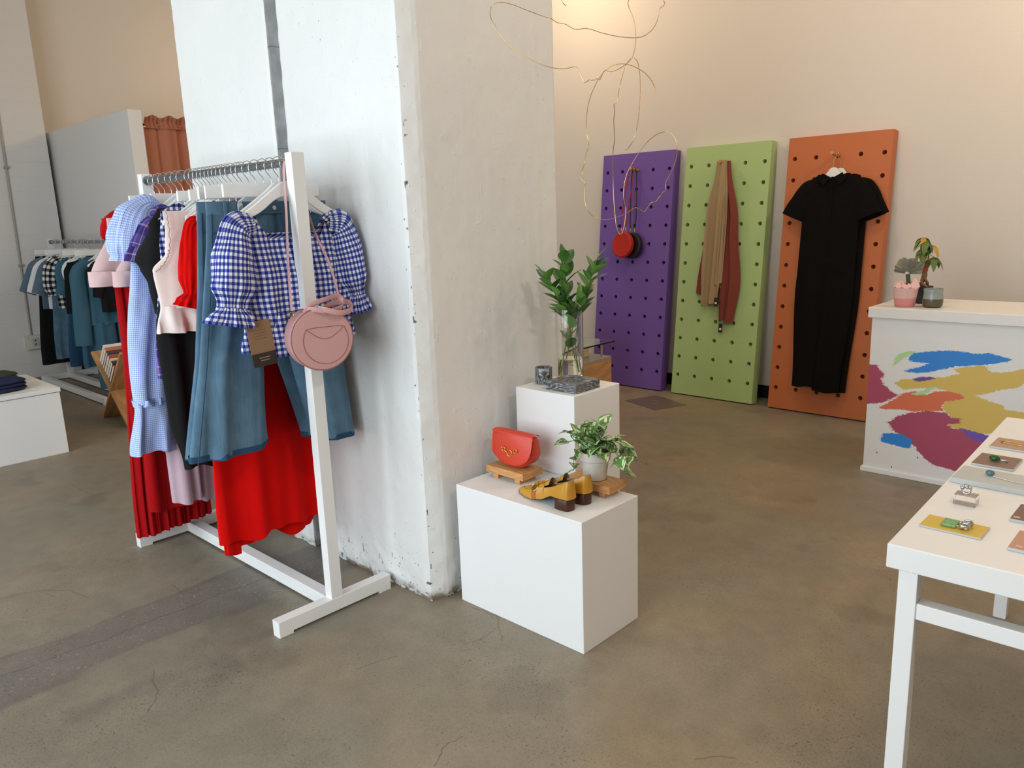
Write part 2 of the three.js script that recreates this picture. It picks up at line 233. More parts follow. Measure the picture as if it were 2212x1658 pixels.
  const pb = pixelTex(1024, 1024, (i, j) => { const u = i / 1024, v = j / 1024; let k = 120 + 60 * (tileF(u, v, 10, 5, 101) - 0.5); const bub = tileN(u * 60, v * 36, 60, 103); if (bub > 0.9) k += (bub - 0.9) * 900; const p2 = tileN(u * 130, v * 90, 130, 105); if (p2 > 0.93) k -= (p2 - 0.93) * 1100; return [k, k, k]; }, false, [2.7, 2.7]);
  structure('pillar', g, std(0xffffff, 0.5, { map: t, bumpMap: pb, bumpScale: 0.004 }));
}
{ // square cover plate let into the floor before the panels
  const c = [[1349.7, 865], [1417.5, 853.9], [1482.6, 874.5], [1415.7, 885.9]].map(([x, y]) => onPlane(x, y, 'y', 0));
  const s = new THREE.Shape(c.map((p) => new THREE.Vector2(p.x, -p.z)));
  const g = new THREE.ExtrudeGeometry(s, { depth: 0.003, bevelEnabled: false }); g.rotateX(-Math.PI / 2); uvBox(g);
  const t = thing('floor_plate', 'dark grey square plate set in the floor before the purple panel', 'plate');
  part('cover', g, std(0x6b5f56, 0.45, { bumpMap: plasterBump, bumpScale: 0.002 }), t);
  const m = c[0].clone().add(c[1]).add(c[2]).add(c[3]).multiplyScalar(0.25);
  part('lift_ring', new THREE.TorusGeometry(0.055, 0.004, 6, 24).rotateX(Math.PI / 2).translate(m.x, 0.004, m.z), std(0x766a60, 0.4), t);
}

// ---------------------------------------------------------------- lamps above the picture
function pendant(x, y, z, r, watt, label, rgb = [1, 0.72, 0.46]) {
  const t = thing('globe_pendant_lamp', label, 'lamp', [x, y, z]);
  part('shade', new THREE.SphereGeometry(r, 32, 20), std(0xfff2e0, 0.4, { emissive: new THREE.Color().setRGB(...rgb), emissiveIntensity: 2 }), t);
  part('cord', rod(V(0, r, 0), V(0, ROOM.h - y, 0), 0.004, 8), M.black, t);
  part('canopy', new THREE.CylinderGeometry(0.05, 0.06, 0.03, 24).translate(0, ROOM.h - y - 0.016, 0), M.white, t);
  const l = new THREE.PointLight(new THREE.Color().setRGB(...rgb), watt); l.name = 'pendant_light'; l.shadow.radius = r * 40; t.add(l);
}
pendant(-4.6, 3.62, -5.1, 0.15, 2.9, 'white globe pendant lamp hung between the pillar and the purple panel');
pendant(-0.2, 3.3, -4.9, 0.15, 4.2, 'white globe pendant lamp hung above the painted counter');
pendant(-8.4, 3.3, -5.0, 0.15, 1.5, 'white globe pendant lamp hung over the curtained fitting room');
pendant(0.9, 3.5, -1.4, 0.15, 5.4, 'white globe pendant lamp added as warm fill light above the jewellery table', [1, 0.86, 0.74]);  // added fill, out of view: warms and lifts tops and right-hand faces
pendant(-5.6, 3.7, -0.6, 0.15, 1.0, 'white globe pendant lamp added as weak fill light over the floor between bench and rack');  // added too: faint warm room light for the left side, no known lamp
pendant(-2.3, 4.0, -3.7, 0.15, 3.2, 'white globe pendant lamp added to brighten the back area, over the aisle before the three panels', [1, 0.84, 0.68]);  // put in to lift the underlit back wall, panels and counter

// ---------------------------------------------------------------- clothes rails, hangers and garments
// A garment is modelled facing +z, x to its left-hand neighbour's side, heights absolute; placed with turn = 90 degrees it hangs across a rail that runs along x.
function clothesRack(label, x0, x1, zc, H, footLen, tw, baseBars) {
  const t = thing('clothes_rack', label, 'clothes rack'), fh = 0.066, pw = 0.052, dp = 0.045;
  for (const [xa, xb] of [[x0, x0 - dp], [x1, x1 - dp]]) {
    part('post', box(xb, xa, fh - 0.002, H, zc - pw / 2, zc + pw / 2, 0.002), M.white, t);
    const z1 = zc + footLen / 2, z0 = zc - footLen / 2, pad = 0.06, lift = 0.011;
    const s = new THREE.Shape([[z0, 0], [z0 + pad, 0], [z0 + pad, lift], [z1 - pad, lift], [z1 - pad, 0], [z1, 0], [z1, fh], [z0, fh]].map(([a, b]) => new THREE.Vector2(-a, b)));
    const g = new THREE.ExtrudeGeometry(s, { depth: dp, bevelEnabled: true, bevelSize: 0.0015, bevelThickness: 0.0015, bevelOffset: -0.0015, bevelSegments: 1 }); g.rotateY(Math.PI / 2); g.translate(xb, 0, 0);
    part('foot', uvBox(g), M.white, t);
  }
  for (const [z0, z1] of baseBars) part('base_bar', box(x1 + 0.001, x0 - dp - 0.001, 0.011, fh - 0.0005, z0, z1, 0.002), M.white, t);
  part('hanging_rail', rod(V(x1, H - 0.031, zc), V(x0 - dp, H - 0.031, zc), 0.0155, 20), M.steel, t);
  for (const x of [x1 + 0.006, x0 - dp - 0.006]) part('rail_socket', rod(V(x - 0.006, H - 0.031, zc), V(x + 0.006, H - 0.031, zc), 0.022, 20), M.steel, t);
  return t;
}
const hookPts = [[0.024, -0.014], [0.0235, 0.008], [0.012, 0.0225], [-0.004, 0.0245], [-0.019, 0.014], [-0.0245, -0.006], [-0.018, -0.026], [-0.005, -0.042], [0.0, -0.058], [0, -0.084]].map(([x, y]) => V(x, y, 0));
const hookGeo = tube(hookPts, 0.0018, 44, 6), hookTip = ball(0.024, -0.015, 0, 0.0032, 8);
function woodArm(w, drop) {
  const up = spline2([[0, 0.0], [0.026, -0.004], [w * 0.16, -0.03], [w * 0.32, -drop * 0.62], [w / 2, -drop]], 16), lo = spline2([[w / 2 + 0.002, -drop - 0.02], [w * 0.3, -drop * 0.62 - 0.034], [w * 0.12, -0.062], [0, -0.052]], 12);
  const R = [...up, ...lo], Lp = R.slice(0, -1).reverse().map(([x, y]) => [-x, y]);
  return extrude([...R, ...Lp.slice(0, -1)].reverse(), 0.013, 0.0025);
}
const armGeo = woodArm(0.42, 0.125), armSmall = woodArm(0.36, 0.11), barGeo = box(-0.2, 0.2, -0.048, 0, -0.0065, 0.0065, 0.003);
const clipGeo = (x) => merge([box(x - 0.011, x + 0.011, -0.112, -0.072, 0.0235, 0.028, 0.002), box(x - 0.011, x + 0.011, -0.112, -0.072, -0.028, -0.0235, 0.002), box(x - 0.009, x + 0.009, -0.076, -0.066, -0.027, 0.027, 0.002), box(x - 0.008, x + 0.008, -0.082, -0.066, -0.005, 0.005, 0.001), rod(V(x, -0.072, 0.008), V(x, -0.072, -0.008), 0.006, 10)]);
const dropGeo = (x) => rod(V(x, -0.044, 0), V(x, -0.062, 0), 0.0016, 6), smallBar = box(-0.12, 0.12, -0.045, 0, -0.0065, 0.0065, 0.003), smallRod = rod(V(-0.11, -0.066, 0), V(0.11, -0.066, 0), 0.0022, 8), crossRod = rod(V(-0.17, -0.066, 0), V(0.17, -0.066, 0), 0.0022, 8);
const RACK1 = { z: -1.587, rail: 1.769 }, RACK2 = { z: -2.67, rail: 1.435 };
function hanger(rk, kind, x, turn, label, group, tilt = 0) {
  const t = thing(kind.startsWith('clip') ? 'clip_hanger' : 'coat_hanger', label, 'hanger', [x, rk.rail, rk.z], Math.PI / 2 + turn, group);
  const hk = part('hook', hookGeo, M.chrome, t); part('hook_tip', hookTip, M.chrome, hk);
  if (kind.startsWith('clip')) {
    const sm = kind === 'clipSmall', b = part('bar', sm ? smallBar : barGeo, M.white, t); b.position.y = -0.07; b.rotation.z = tilt;
    const r = part('cross_rod', sm ? smallRod : crossRod, M.chrome, t); r.position.y = -0.07; r.rotation.z = tilt;
    for (const s of sm ? [-0.09, 0.09] : [-0.15, 0.15]) { const c = part('clip', clipGeo(s), M.chrome, t); c.position.y = -0.07; c.rotation.z = tilt; const d = part('drop_wire', dropGeo(s), M.chrome, t); d.position.y = -0.07; d.rotation.z = tilt; }
  } else { const b = part('arms', kind === 'small' ? armSmall : armGeo, M.white, t); b.position.y = -0.065; b.rotation.z = tilt; }
  return t;
}
// one closed sleeve of cloth hung from y0 to y1: W half width, T half thickness, C sideways and N forward shift, F fold depth (functions of s = 0 top .. 1 hem)
const fn = (f) => (typeof f === 'function' ? f : () => f);
function curve(pts) { return (s) => { for (let i = 1; i < pts.length; i++) if (s <= pts[i][0]) { const t = (s - pts[i - 1][0]) / (pts[i][0] - pts[i - 1][0]); return lerp(pts[i - 1][1], pts[i][1], t * t * (3 - 2 * t)); } return pts[pts.length - 1][1]; }; }
function cloth({ y0, y1, W, T = 0.012, C = 0, N = 0, F = 0, K = 70, rows = 44, cols = 88, seed = 1, pw = 0.75, hem = 0, top, drift = 2.2, sharp = 0.75 }) {
  W = fn(W); T = fn(T); C = fn(C); N = fn(N); F = fn(F); const R = rng(seed * 977 + 13), ph = [0, 1, 2, 3, 4, 5].map(() => R() * 6.283), fr = [0.55, 1, 1.63, 2.3].map((a) => a * (0.88 + 0.24 * R()));
  const fold = (l, s) => { let v = 0.5 * Math.sin(l * K * fr[0] + ph[0] + drift * 0.3 * s) + 0.75 * Math.sin(l * K * fr[1] + ph[1] - drift * 0.4 * s) + 0.35 * Math.sin(l * K * fr[2] + ph[2] + drift * s) + 0.12 * Math.sin(l * K * fr[3] + ph[3]); return Math.sign(v) * Math.pow(Math.abs(v), sharp); };
  const P = [], U = [], I = [];
  for (let i = 0; i <= rows; i++) {
    const s = i / rows, w = W(s), th = T(s), c = C(s), n0 = N(s), f = F(s), row = [];
    for (let j = 0; j <= cols; j++) {
      const a = -Math.PI / 2 + 2 * Math.PI * j / cols, ca = Math.cos(a), sa = Math.sin(a);
      const lx = w * Math.sign(ca) * Math.pow(Math.abs(ca), pw), l = lx + c, ff = f * fold(lx, s) * (0.75 + 0.25 * Math.abs(sa)), edge = 1 - 0.25 * Math.pow(Math.abs(ca), 6);
      let y = lerp(y0, y1, s) + (top ? top(lx, sa) * (1 - s) ** 2 : 0) + hem * s * s * (Math.sin(lx * 21 + ph[4]) + 0.5 * Math.sin(lx * 47 + ph[5]) - ff * 6);
      row.push([l + f * 0.35 * Math.sin(lx * K * 0.8 + ph[5] + 1.2 * s) * (1 - Math.abs(ca) * 0.4), y, n0 + th * edge * Math.sign(sa) * Math.pow(Math.abs(sa), pw) + ff]);
    }
    const cum = [0]; for (let j = 1; j <= cols; j++) cum.push(cum[j - 1] + Math.hypot(row[j][0] - row[j - 1][0], row[j][2] - row[j - 1][2]));
    const mid = cum[cols >> 1]; row.forEach((p, j) => { P.push(...p); U.push(cum[j] - mid, p[1]); });
  }
  for (let i = 0; i < rows; i++) for (let j = 0; j < cols; j++) { const a = i * (cols + 1) + j, b = a + 1, c = a + cols + 1, d = c + 1; I.push(a, c, b, b, c, d); }
  const g = new THREE.BufferGeometry(); g.setAttribute('position', new THREE.Float32BufferAttribute(P, 3)); g.setAttribute('uv', new THREE.Float32BufferAttribute(U, 2)); g.setIndex(I); g.computeVertexNormals(); return g;
}
// sleeve: a tube of cloth along a path, radius by s, ripples where it is gathered
function sleeve(pts, rad, { flat: fl = 0.6, rip = () => 0, m = 14, rows = 44, cols = 56, seed = 1, uv0 = 0.3 } = {}) {
  const cv = new THREE.CatmullRomCurve3(pts.map((p) => V(...p)), false, 'centripetal'), L = cv.getLength(), R = rng(seed * 31 + 7), p0 = R() * 6, p1 = R() * 6;
  return grid(rows, cols, (s, t) => {
    const c = cv.getPointAt(s), d = cv.getTangentAt(s), z = V(0, 0, 1), x = d.clone().cross(z).normalize(), n = x.clone().cross(d).normalize(), a = -Math.PI / 2 + t * 2 * Math.PI;
    const r = rad(s) * (1 + rip(s) * (0.65 * Math.sin(a * m + p0) + 0.45 * Math.sin(a * (m * 0.62 | 0) + p1)) + 0.05 * Math.sin(a * 3 + s * 5 + p0) + 0.13 * (fbm(Math.cos(a) * 1.6 + 5 + p0, Math.sin(a) * 1.6 + s * 4 + p1, 3, seed + 300) - 0.5) + 0.022 * Math.sin(a * 8 + 2 * Math.sin(s * 5 + p1) + p0) * Math.sin(s * 3.1));
    const q = c.addScaledVector(x, Math.cos(a) * r).addScaledVector(n, Math.sin(a) * r * fl); return [q.x, q.y, q.z, (t - 0.5) * 6.283 * uv0 * 0.45, -s * L];
  });
}
const hangingClothes = [];
function hung(name, label, cat, rk, x, turn = 0, group) { const t = thing(name, label, cat, [x, 0, rk.z], Math.PI / 2 + turn, group); hangingClothes.push(t); return t; }
// cloth pressed against the pillar or the partition behind the rail flattens there
function pressToWall() { const seen = new Set(); for (const t of hangingClothes) t.traverse((o) => { if (!o.isMesh || seen.has(o.geometry)) return; seen.add(o.geometry); const p = o.geometry.attributes.position; let hit = false; for (let i = 0; i < p.count; i++) { const x = p.getX(i); if (x > 0.2) { p.setX(i, 0.2 + 0.086 * Math.tanh((x - 0.2) / 0.086)); hit = true; } } if (hit) o.geometry.computeVertexNormals(); }); }

const fabric = {
  gingham: cloth_(0xffffff, { map: checkTex([32, 42, 126], [104, 114, 170], [222, 224, 228], 0.0215) }),
  navyGingham: cloth_(0xffffff, { map: checkTex([22, 28, 88], [92, 98, 150], [220, 222, 228], 0.024) }),
  blackGingham: cloth_(0xffffff, { map: checkTex([16, 16, 18], [92, 92, 94], [220, 220, 220], 0.052) }),
  paleGingham: cloth_(0xffffff, { map: checkTex([128, 154, 224], [166, 186, 236], [216, 225, 246], 0.0085, 32) }),
  plaid: cloth_(0xffffff, { map: pixelTex(128, 128, (i, j) => { const a = i / 128, b = j / 128, f = (t) => (t < 0.3 ? 1 : t < 0.36 ? 2 : t < 0.62 ? 0 : t < 0.66 ? 3 : 0); const A = f(a), B = f(b), pal = [[92, 76, 140], [40, 40, 104], [196, 150, 190], [214, 196, 222]]; const p = pal[A], q = pal[B]; return [(p[0] + q[0]) / 2, (p[1] + q[1]) / 2, (p[2] + q[2]) / 2]; }, true, [9, 9]) }),
  red: cloth_(new THREE.Color().setRGB(0.62, 0.003, 0.002)), redDeep: cloth_(new THREE.Color().setRGB(0.37, 0.005, 0.007)), blush: cloth_(0xe6d6d0), lilac: cloth_(0xbca3ae), rose: cloth_(0xcbadab),
  black: cloth_(0x1b1b1c), blackSoft: cloth_(0x232324), teal: cloth_(0x3f6478), slate: cloth_(0x5c6f7e), whiteTee: cloth_(0xdfe3e6), navy: cloth_(0x2c3350), moss: cloth_(0x3c4a38), terracotta: cloth_(0xad7058),
  denim: cloth_(0xffffff, { map: pixelTex(512, 512, (i, j) => { const u = i / 512, v = j / 512, n = tileF(u, v, 5, 4, 201), st = tileN(u * 190, v * 8, 190, 203), tw = ((i + j) % 5 < 2) ? 1.08 : 0.95; const k = (0.8 + 0.26 * n + 0.1 * st) * tw; return [86 * k, 115 * k, 136 * k]; }, true, [2.6, 2.6]) }),
  denimDark: cloth_(0x2b4a66), stitch: std(0x27435c, 0.9), thread: std(0x8c7a5c, 0.8), kraft: std(0x9b7a55, 0.8), tagBlack: std(0x2b211b, 0.8), tagWhite: std(0xe8e6e1, 0.8),
};
clothesRack('white wooden clothes rack with a steel rail beside the pillar', -2.549, -3.868, RACK1.z, 1.8, 0.533, 0, [[-1.613, -1.561]]);

// --- blue and white gingham puff-sleeve top, foremost on the rack
{
  const X = -2.632; hanger(RACK1, 'wood', X, 0, 'white wooden hanger carrying the gingham puff-sleeve top', 'hangers on the steel rail by the pillar');
  const t = hung('gingham_blouse', 'blue and white gingham puff-sleeve top with a tie hem beside the rack post', 'top', RACK1, X);
  part('bodice', cloth({ y0: 1.5, y1: 1.105, W: curve([[0, 0.155], [0.12, 0.20], [0.5, 0.225], [0.8, 0.225], [1, 0.25]]), T: curve([[0, 0.018], [0.4, 0.045], [1, 0.05]]), F: curve([[0, 0.004], [0.5, 0.008], [1, 0.016]]), K: 48, seed: 3, hem: 0.012, rows: 60, cols: 120, top: (l, sa) => 0.075 * smooth(0.1, 0.16, Math.abs(l)) + (sa < 0 ? 0.02 : 0) }), fabric.gingham, t);
  part('hem_lining', cloth({ y0: 1.115, y1: 1.075, W: curve([[0, 0.2], [1, 0.205]]), T: 0.03, N: -0.012, F: 0.01, K: 60, seed: 8, hem: 0.006, rows: 10 }), fabric.gingham, t);
  for (const s of [-1, 1]) {
    const e = s < 0 ? 0.0 : -0.012, bx = s < 0 ? -0.025 : 0;
    part('puff_sleeve', sleeve([[s * (0.165 + e), 1.55, 0.0], [s * (0.218 + e), 1.54, 0.006], [s * (0.246 + e), 1.455, 0.014], [s * (0.262 + e), 1.35, 0.02], [s * (0.276 + e), 1.265, 0.02]], curve([[0, 0.04], [0.2, 0.056], [0.5, 0.076], [0.78, 0.08], [0.95, 0.055], [1, 0.054]]), { flat: 0.72, m: 20, seed: 4 + s, rip: curve([[0, 0.10], [0.25, 0.05], [0.6, 0.02], [0.85, 0.09], [1, 0.12]]), rows: 64, cols: 96, uv0: 0.22 }), fabric.gingham, t);
    part('sleeve_ruffle', sleeve([[s * (0.276 + e), 1.268, 0.02], [s * (0.281 + e), 1.238, 0.02], [s * (0.288 + e), 1.205, 0.02]], curve([[0, 0.054], [0.5, 0.075], [1, 0.09]]), { flat: 0.75, m: 16, seed: 14 + s, rip: curve([[0, 0.07], [1, 0.14]]), rows: 18, cols: 96, uv0: 0.24 }), fabric.gingham, t);
    part('shoulder_ruffle', sleeve([[s * (0.155 + e), 1.55, 0.004], [s * (0.2 + e), 1.578, 0.004], [s * (0.24 + e), 1.566, 0.004]], () => 0.017, { flat: 0.8, m: 9, rip: () => 0.25, rows: 20, cols: 40, uv0: 0.06 }), fabric.gingham, t);
  }
  const tie = part('tie_end', cloth({ y0: 1.235, y1: 1.075, W: curve([[0, 0.012], [0.4, 0.04], [1, 0.052]]), T: 0.006, C: curve([[0, -0.115], [1, -0.105]]), N: 0.062, F: 0.006, K: 60, seed: 21, rows: 20, cols: 40 }), fabric.gingham, t);
  const tag = thing('swing_tag', 'brown card swing tag with a black foot hanging under the gingham sleeve', 'tag', [X, 0, RACK1.z], Math.PI / 2);
  const face = texOf(canvasOf(128, 256, (c) => { c.fillStyle = '#84664a'; c.fillRect(0, 0, 128, 256); c.fillStyle = '#6b5236'; for (let i = 0; i < 4; i++) c.fillRect(30, 50 + i * 16, 68, 4); c.fillStyle = '#2b211b'; c.fillRect(0, 180, 128, 76); c.fillStyle = '#8d7a5e'; c.fillRect(36, 205, 58, 5); c.fillRect(42, 220, 46, 5); }));
  const cg = new THREE.BoxGeometry(0.088, 0.165, 0.003); part('card', cg, std(0xffffff, 0.8, { map: face }), tag).position.set(-0.205, 1.135, 0.066); tag.children[0].rotation.set(0, -0.15, 0.1);
  part('string', rod(V(-0.215, 1.225, 0.064), V(-0.23, 1.27, 0.062), 0.001, 5), fabric.tagBlack, tag);
}
// --- wide-leg jeans on clip hangers
function wideJeans(t, { yw = 1.635, hemL = 0.71, hemR = 0.67, waist = 0.2, hip = 0.235, out = 0.43, inn = 0.12, outR = 0.285, innR = 0.085, sh = 0, seed = 30, mat = fabric.denim, th = 0.032 }) {
  part('waistband', cloth({ y0: yw, y1: yw - 0.045, W: waist, T: 0.02, C: sh, F: 0.004, K: 26, seed, rows: 6 }), mat, t);
  const crotch = 1.06;
  for (const s of [-1, 1]) {
    const yh = s < 0 ? hemL : hemR, k = (yw - 0.04 - crotch) / (yw - 0.04 - yh);
    const o = s < 0 ? out : outR, n = s < 0 ? inn : innR, oc = s < 0 ? out - 0.085 : outR - 0.008, lin = (p) => (q) => { for (let i = 1; i < p.length; i++) if (q <= p[i][0]) return lerp(p[i - 1][1], p[i][1], (q - p[i - 1][0]) / (p[i][0] - p[i - 1][0])); return p[p.length - 1][1]; }, ow = waist - s * -sh, Oq = lin([[0, ow], [0.12, ow + 0.012], [k, oc], [1, o]]), kc = (yw - 0.04 - 1.32) / (yw - 0.04 - yh), Iq = lin([[0, -0.004], [kc, -0.006], [k, s < 0 ? n - 0.012 : 0.0], [1, n]]), Wl = (q) => (Oq(q) - Iq(q)) / 2, Cl = (q) => s * (Oq(q) + Iq(q)) / 2;
    const leg = part('leg', cloth({ y0: yw - 0.04, y1: yh, W: Wl, T: curve([[0, 0.019], [k, th], [1, th + 0.02]]), C: Cl, F: curve([[0, 0.002], [k, 0.012], [1, 0.022]]), K: 46, seed: seed + s, hem: 0, rows: 60, cols: 110, drift: 0, sharp: 1 }), mat, t);
    part('hem_band', cloth({ y0: yh + 0.022, y1: yh - 0.001, W: (q) => Wl(0.97 + 0.03 * q) + 0.0015, T: th + 0.0218, C: (q) => Cl(0.97 + 0.03 * q), F: 0.022, K: 46, seed: seed + s, hem: 0, rows: 4, cols: 110, drift: 0, sharp: 1 }), fabric.denimDark, leg);
    const P = []; for (let i = 0; i <= 30; i++) { const q = i / 30; P.push(V(Cl(q) + s * Wl(q) * 0.9, lerp(yw - 0.04, yh, q), 0.012 + 0.03 * q)); }
    if (s < 0) part('side_seam', tube(P, 0.0022, 60, 5), fabric.stitch, leg);
  }
  for (const x of [-0.75, -0.25, 0.35, 0.8]) part('belt_loop', box(sh + waist * x - 0.006, sh + waist * x + 0.006, yw - 0.052, yw + 0.004, 0.018, 0.026, 0.002), mat, t);
  part('button', new THREE.CylinderGeometry(0.008, 0.008, 0.004, 16).rotateX(Math.PI / 2).translate(sh + 0.005, yw - 0.024, 0.026), M.chrome, t);
  part('fly_seam', tube([V(sh + 0.03, yw - 0.045, 0.026), V(sh + 0.03, yw - 0.13, 0.034), V(sh, yw - 0.19, 0.036)], 0.0015, 20, 5), fabric.stitch, t);
  for (const s of [-1, 1]) part('pocket_seam', tube([V(sh + s * waist * 0.45, yw - 0.045, 0.024), V(sh + s * waist * 0.6, yw - 0.095, 0.03), V(sh + s * waist * 0.97, yw - 0.11, 0.02)], 0.0018, 20, 5), fabric.stitch, t);
}
{
  const X1 = -2.745; hanger(RACK1, 'clip', X1, 0, 'white clip hanger carrying the foremost wide-leg jeans', 'hangers on the steel rail by the pillar');
  wideJeans(hung('wide_leg_jeans', 'mid-blue cropped wide-leg jeans clipped by the waist behind the gingham top', 'jeans', RACK1, X1), { waist: 0.25, out: 0.445, inn: 0.117, innR: 0.065, sh: -0.02, seed: 30 });
  const X2 = -2.86; hanger(RACK1, 'clip', X2, -0.13, 'white clip hanger between the two pairs of jeans', 'hangers on the steel rail by the pillar');
  wideJeans(hung('wide_leg_jeans', 'second pair of mid-blue jeans, showing only at the edge behind the foremost pair', 'jeans', RACK1, X2), { waist: 0.235, out: 0.40, inn: 0.13, innR: 0.09, sh: -0.015, seed: 36, hemL: 0.69, hemR: 0.67, yw: 1.64 });
}
// --- long red trousers seen between the legs of the jeans
{
  const X = -2.97; hanger(RACK1, 'clip', X, 0.14, 'white clip hanger carrying the long scarlet trousers', 'hangers on the steel rail by the pillar');
  const t = hung('scarlet_trousers', 'long bright scarlet wide trousers hanging behind the jeans', 'trousers', RACK1, X);
  part('waistband', cloth({ y0: 1.62, y1: 1.57, W: 0.2, T: 0.018, F: 0.004, K: 30, seed: 51, rows: 5 }), fabric.red, t);
  part('front_leg', cloth({ y0: 1.57, y1: 0.265, W: curve([[0, 0.2], [0.4, 0.215], [1, 0.235]]), C: curve([[0, 0], [1, -0.03]]), T: curve([[0, 0.018], [0.6, 0.03], [1, 0.04]]), F: curve([[0, 0.004], [0.5, 0.012], [1, 0.022]]), K: 36, seed: 52, hem: 0.01, rows: 60, cols: 120 }), fabric.red, t);
  part('back_leg', cloth({ y0: 1.5, y1: 0.225, W: curve([[0, 0.19], [1, 0.235]]), C: 0.0, T: 0.03, N: -0.04, F: curve([[0, 0.003], [1, 0.022]]), K: 40, seed: 57, hem: 0.02, rows: 50, cols: 110 }), fabric.red, t);
  part('turned_hem', cloth({ y0: 0.42, y1: 0.19, W: curve([[0, 0.05], [1, 0.035]]), C: -0.2, T: 0.014, N: -0.03, F: 0.008, K: 60, seed: 58, hem: 0.012, rows: 20, cols: 50 }), fabric.red, t);
}
// --- red puff-sleeve blouse
function bodiceTop(t, { mat, y0 = 1.57, y1 = 1.15, w0 = 0.17, w1 = 0.21, th = 0.03, seed = 60, sh = 0, neck = 0.05 }) { return part('bodice', cloth({ y0, y1, W: curve([[0, w0], [0.3, w0 + 0.02], [1, w1]]), T: curve([[0, 0.014], [0.5, th], [1, th + 0.008]]), C: sh, F: curve([[0, 0.003], [1, 0.012]]), K: 50, seed, hem: 0.006, top: (l) => 0.05 * smooth(neck, 0.13, Math.abs(l)) - 0.03 * smooth(0.12, 0.2, Math.abs(l)) }), mat, t); }
{
  const X = -3.05; hanger(RACK1, 'small', X, -0.1, 'small white hanger carrying the scarlet puff-sleeve blouse', 'hangers on the steel rail by the pillar');
  const t = hung('scarlet_blouse', 'scarlet blouse with long gathered puff sleeves beside the jeans', 'blouse', RACK1, X, -0.06);
  bodiceTop(t, { mat: fabric.red, seed: 61, y1: 1.2, w0: 0.13, w1: 0.16, sh: 0.03 });
  for (const s of [-1, 1]) {
    part('puff_sleeve', sleeve([[s * 0.14, 1.56, 0], [s * 0.178, 1.555, 0.01], [s * 0.2, 1.45, 0.016], [s * 0.213, 1.35, 0.02], [s * 0.222, 1.29, 0.02]], curve([[0, 0.022], [0.15, 0.034], [0.5, 0.047], [0.8, 0.05], [1, 0.03]]), { flat: 0.75, m: 12, seed: 62 + s, rip: curve([[0, 0.16], [0.3, 0.06], [0.7, 0.05], [1, 0.14]]), uv0: 0.1, cols: 80 }), fabric.red, t);
    part('cuff_frill', sleeve([[s * 0.222, 1.292, 0.02], [s * 0.23, 1.266, 0.02], [s * 0.238, 1.24, 0.02]], curve([[0, 0.03], [0.5, 0.05], [1, 0.057]]), { flat: 0.75, m: 11, seed: 65 + s, rip: curve([[0, 0.1], [1, 0.2]]), rows: 16, cols: 80, uv0: 0.1 }), fabric.red, t);
  }
}
// --- blush sleeveless peplum top
{
  const X = -3.13; hanger(RACK1, 'wood', X, -0.12, 'white wooden hanger carrying the blush peplum top', 'hangers on the steel rail by the pillar', 0.03);
  const t = hung('peplum_blouse', 'blush sleeveless peplum top with frilled armholes on the crowded rail', 'top', RACK1, X, -0.1);
  part('bodice', cloth({ y0: 1.615, y1: 1.235, W: curve([[0, 0.22], [0.15, 0.218], [0.42, 0.228], [0.6, 0.284], [1, 0.272]]), T: curve([[0, 0.01], [0.5, 0.03], [1, 0.036]]), C: -0.032, F: curve([[0, 0.002], [1, 0.006]]), K: 30, seed: 71, top: (l) => -0.12 * smooth(0.14, 0.0, Math.abs(l)) }), fabric.blush, t);
  part('peplum', cloth({ y0: 1.245, y1: 1.135, W: curve([[0, 0.272], [1, 0.305]]), T: curve([[0, 0.036], [1, 0.06]]), C: -0.032, F: curve([[0, 0.005], [1, 0.018]]), K: 85, seed: 72, hem: 0.006, rows: 20, cols: 120 }), fabric.blush, t);
  part('armhole_frill', tube(spline2([[-0.248, 1.62], [-0.246, 1.55], [-0.252, 1.47], [-0.275, 1.42], [-0.312, 1.385]], 30).map(([a, b]) => V(a + 0.003 * Math.sin(b * 420), b, 0.03)), 0.0035, 120, 6), fabric.blush, t);
}
// --- black trousers
{
  const X = -3.2; hanger(RACK1, 'clipSmall', X, 0.08, 'white clip hanger carrying the pleated black trousers', 'hangers on the steel rail by the pillar');
  const t = hung('black_trousers', 'soft black trousers hanging below the blush peplum top', 'trousers', RACK1, X, 0.05);
  part('waistband', cloth({ y0: 1.6, y1: 1.55, W: 0.2, T: 0.018, F: 0.006, K: 60, seed: 81, rows: 5 }), fabric.black, t);
  for (const s of [-1, 1]) part('leg', cloth({ y0: 1.55, y1: s < 0 ? 0.54 : 0.6, W: curve([[0, 0.1], [0.45, 0.11], [0.75, 0.095], [1, 0.062]]), C: s < 0 ? curve([[0, -0.12], [0.45, -0.2], [1, -0.205]]) : curve([[0, 0.1], [0.45, 0.03], [1, -0.06]]), N: s * 0.03, T: curve([[0, 0.02], [0.5, 0.045], [1, 0.038]]), F: curve([[0, 0.006], [0.5, 0.016], [1, 0.010]]), K: 60, seed: 82 + s, hem: 0.012, rows: 60, cols: 110 }), s < 0 ? fabric.black : fabric.blackSoft, t);
}
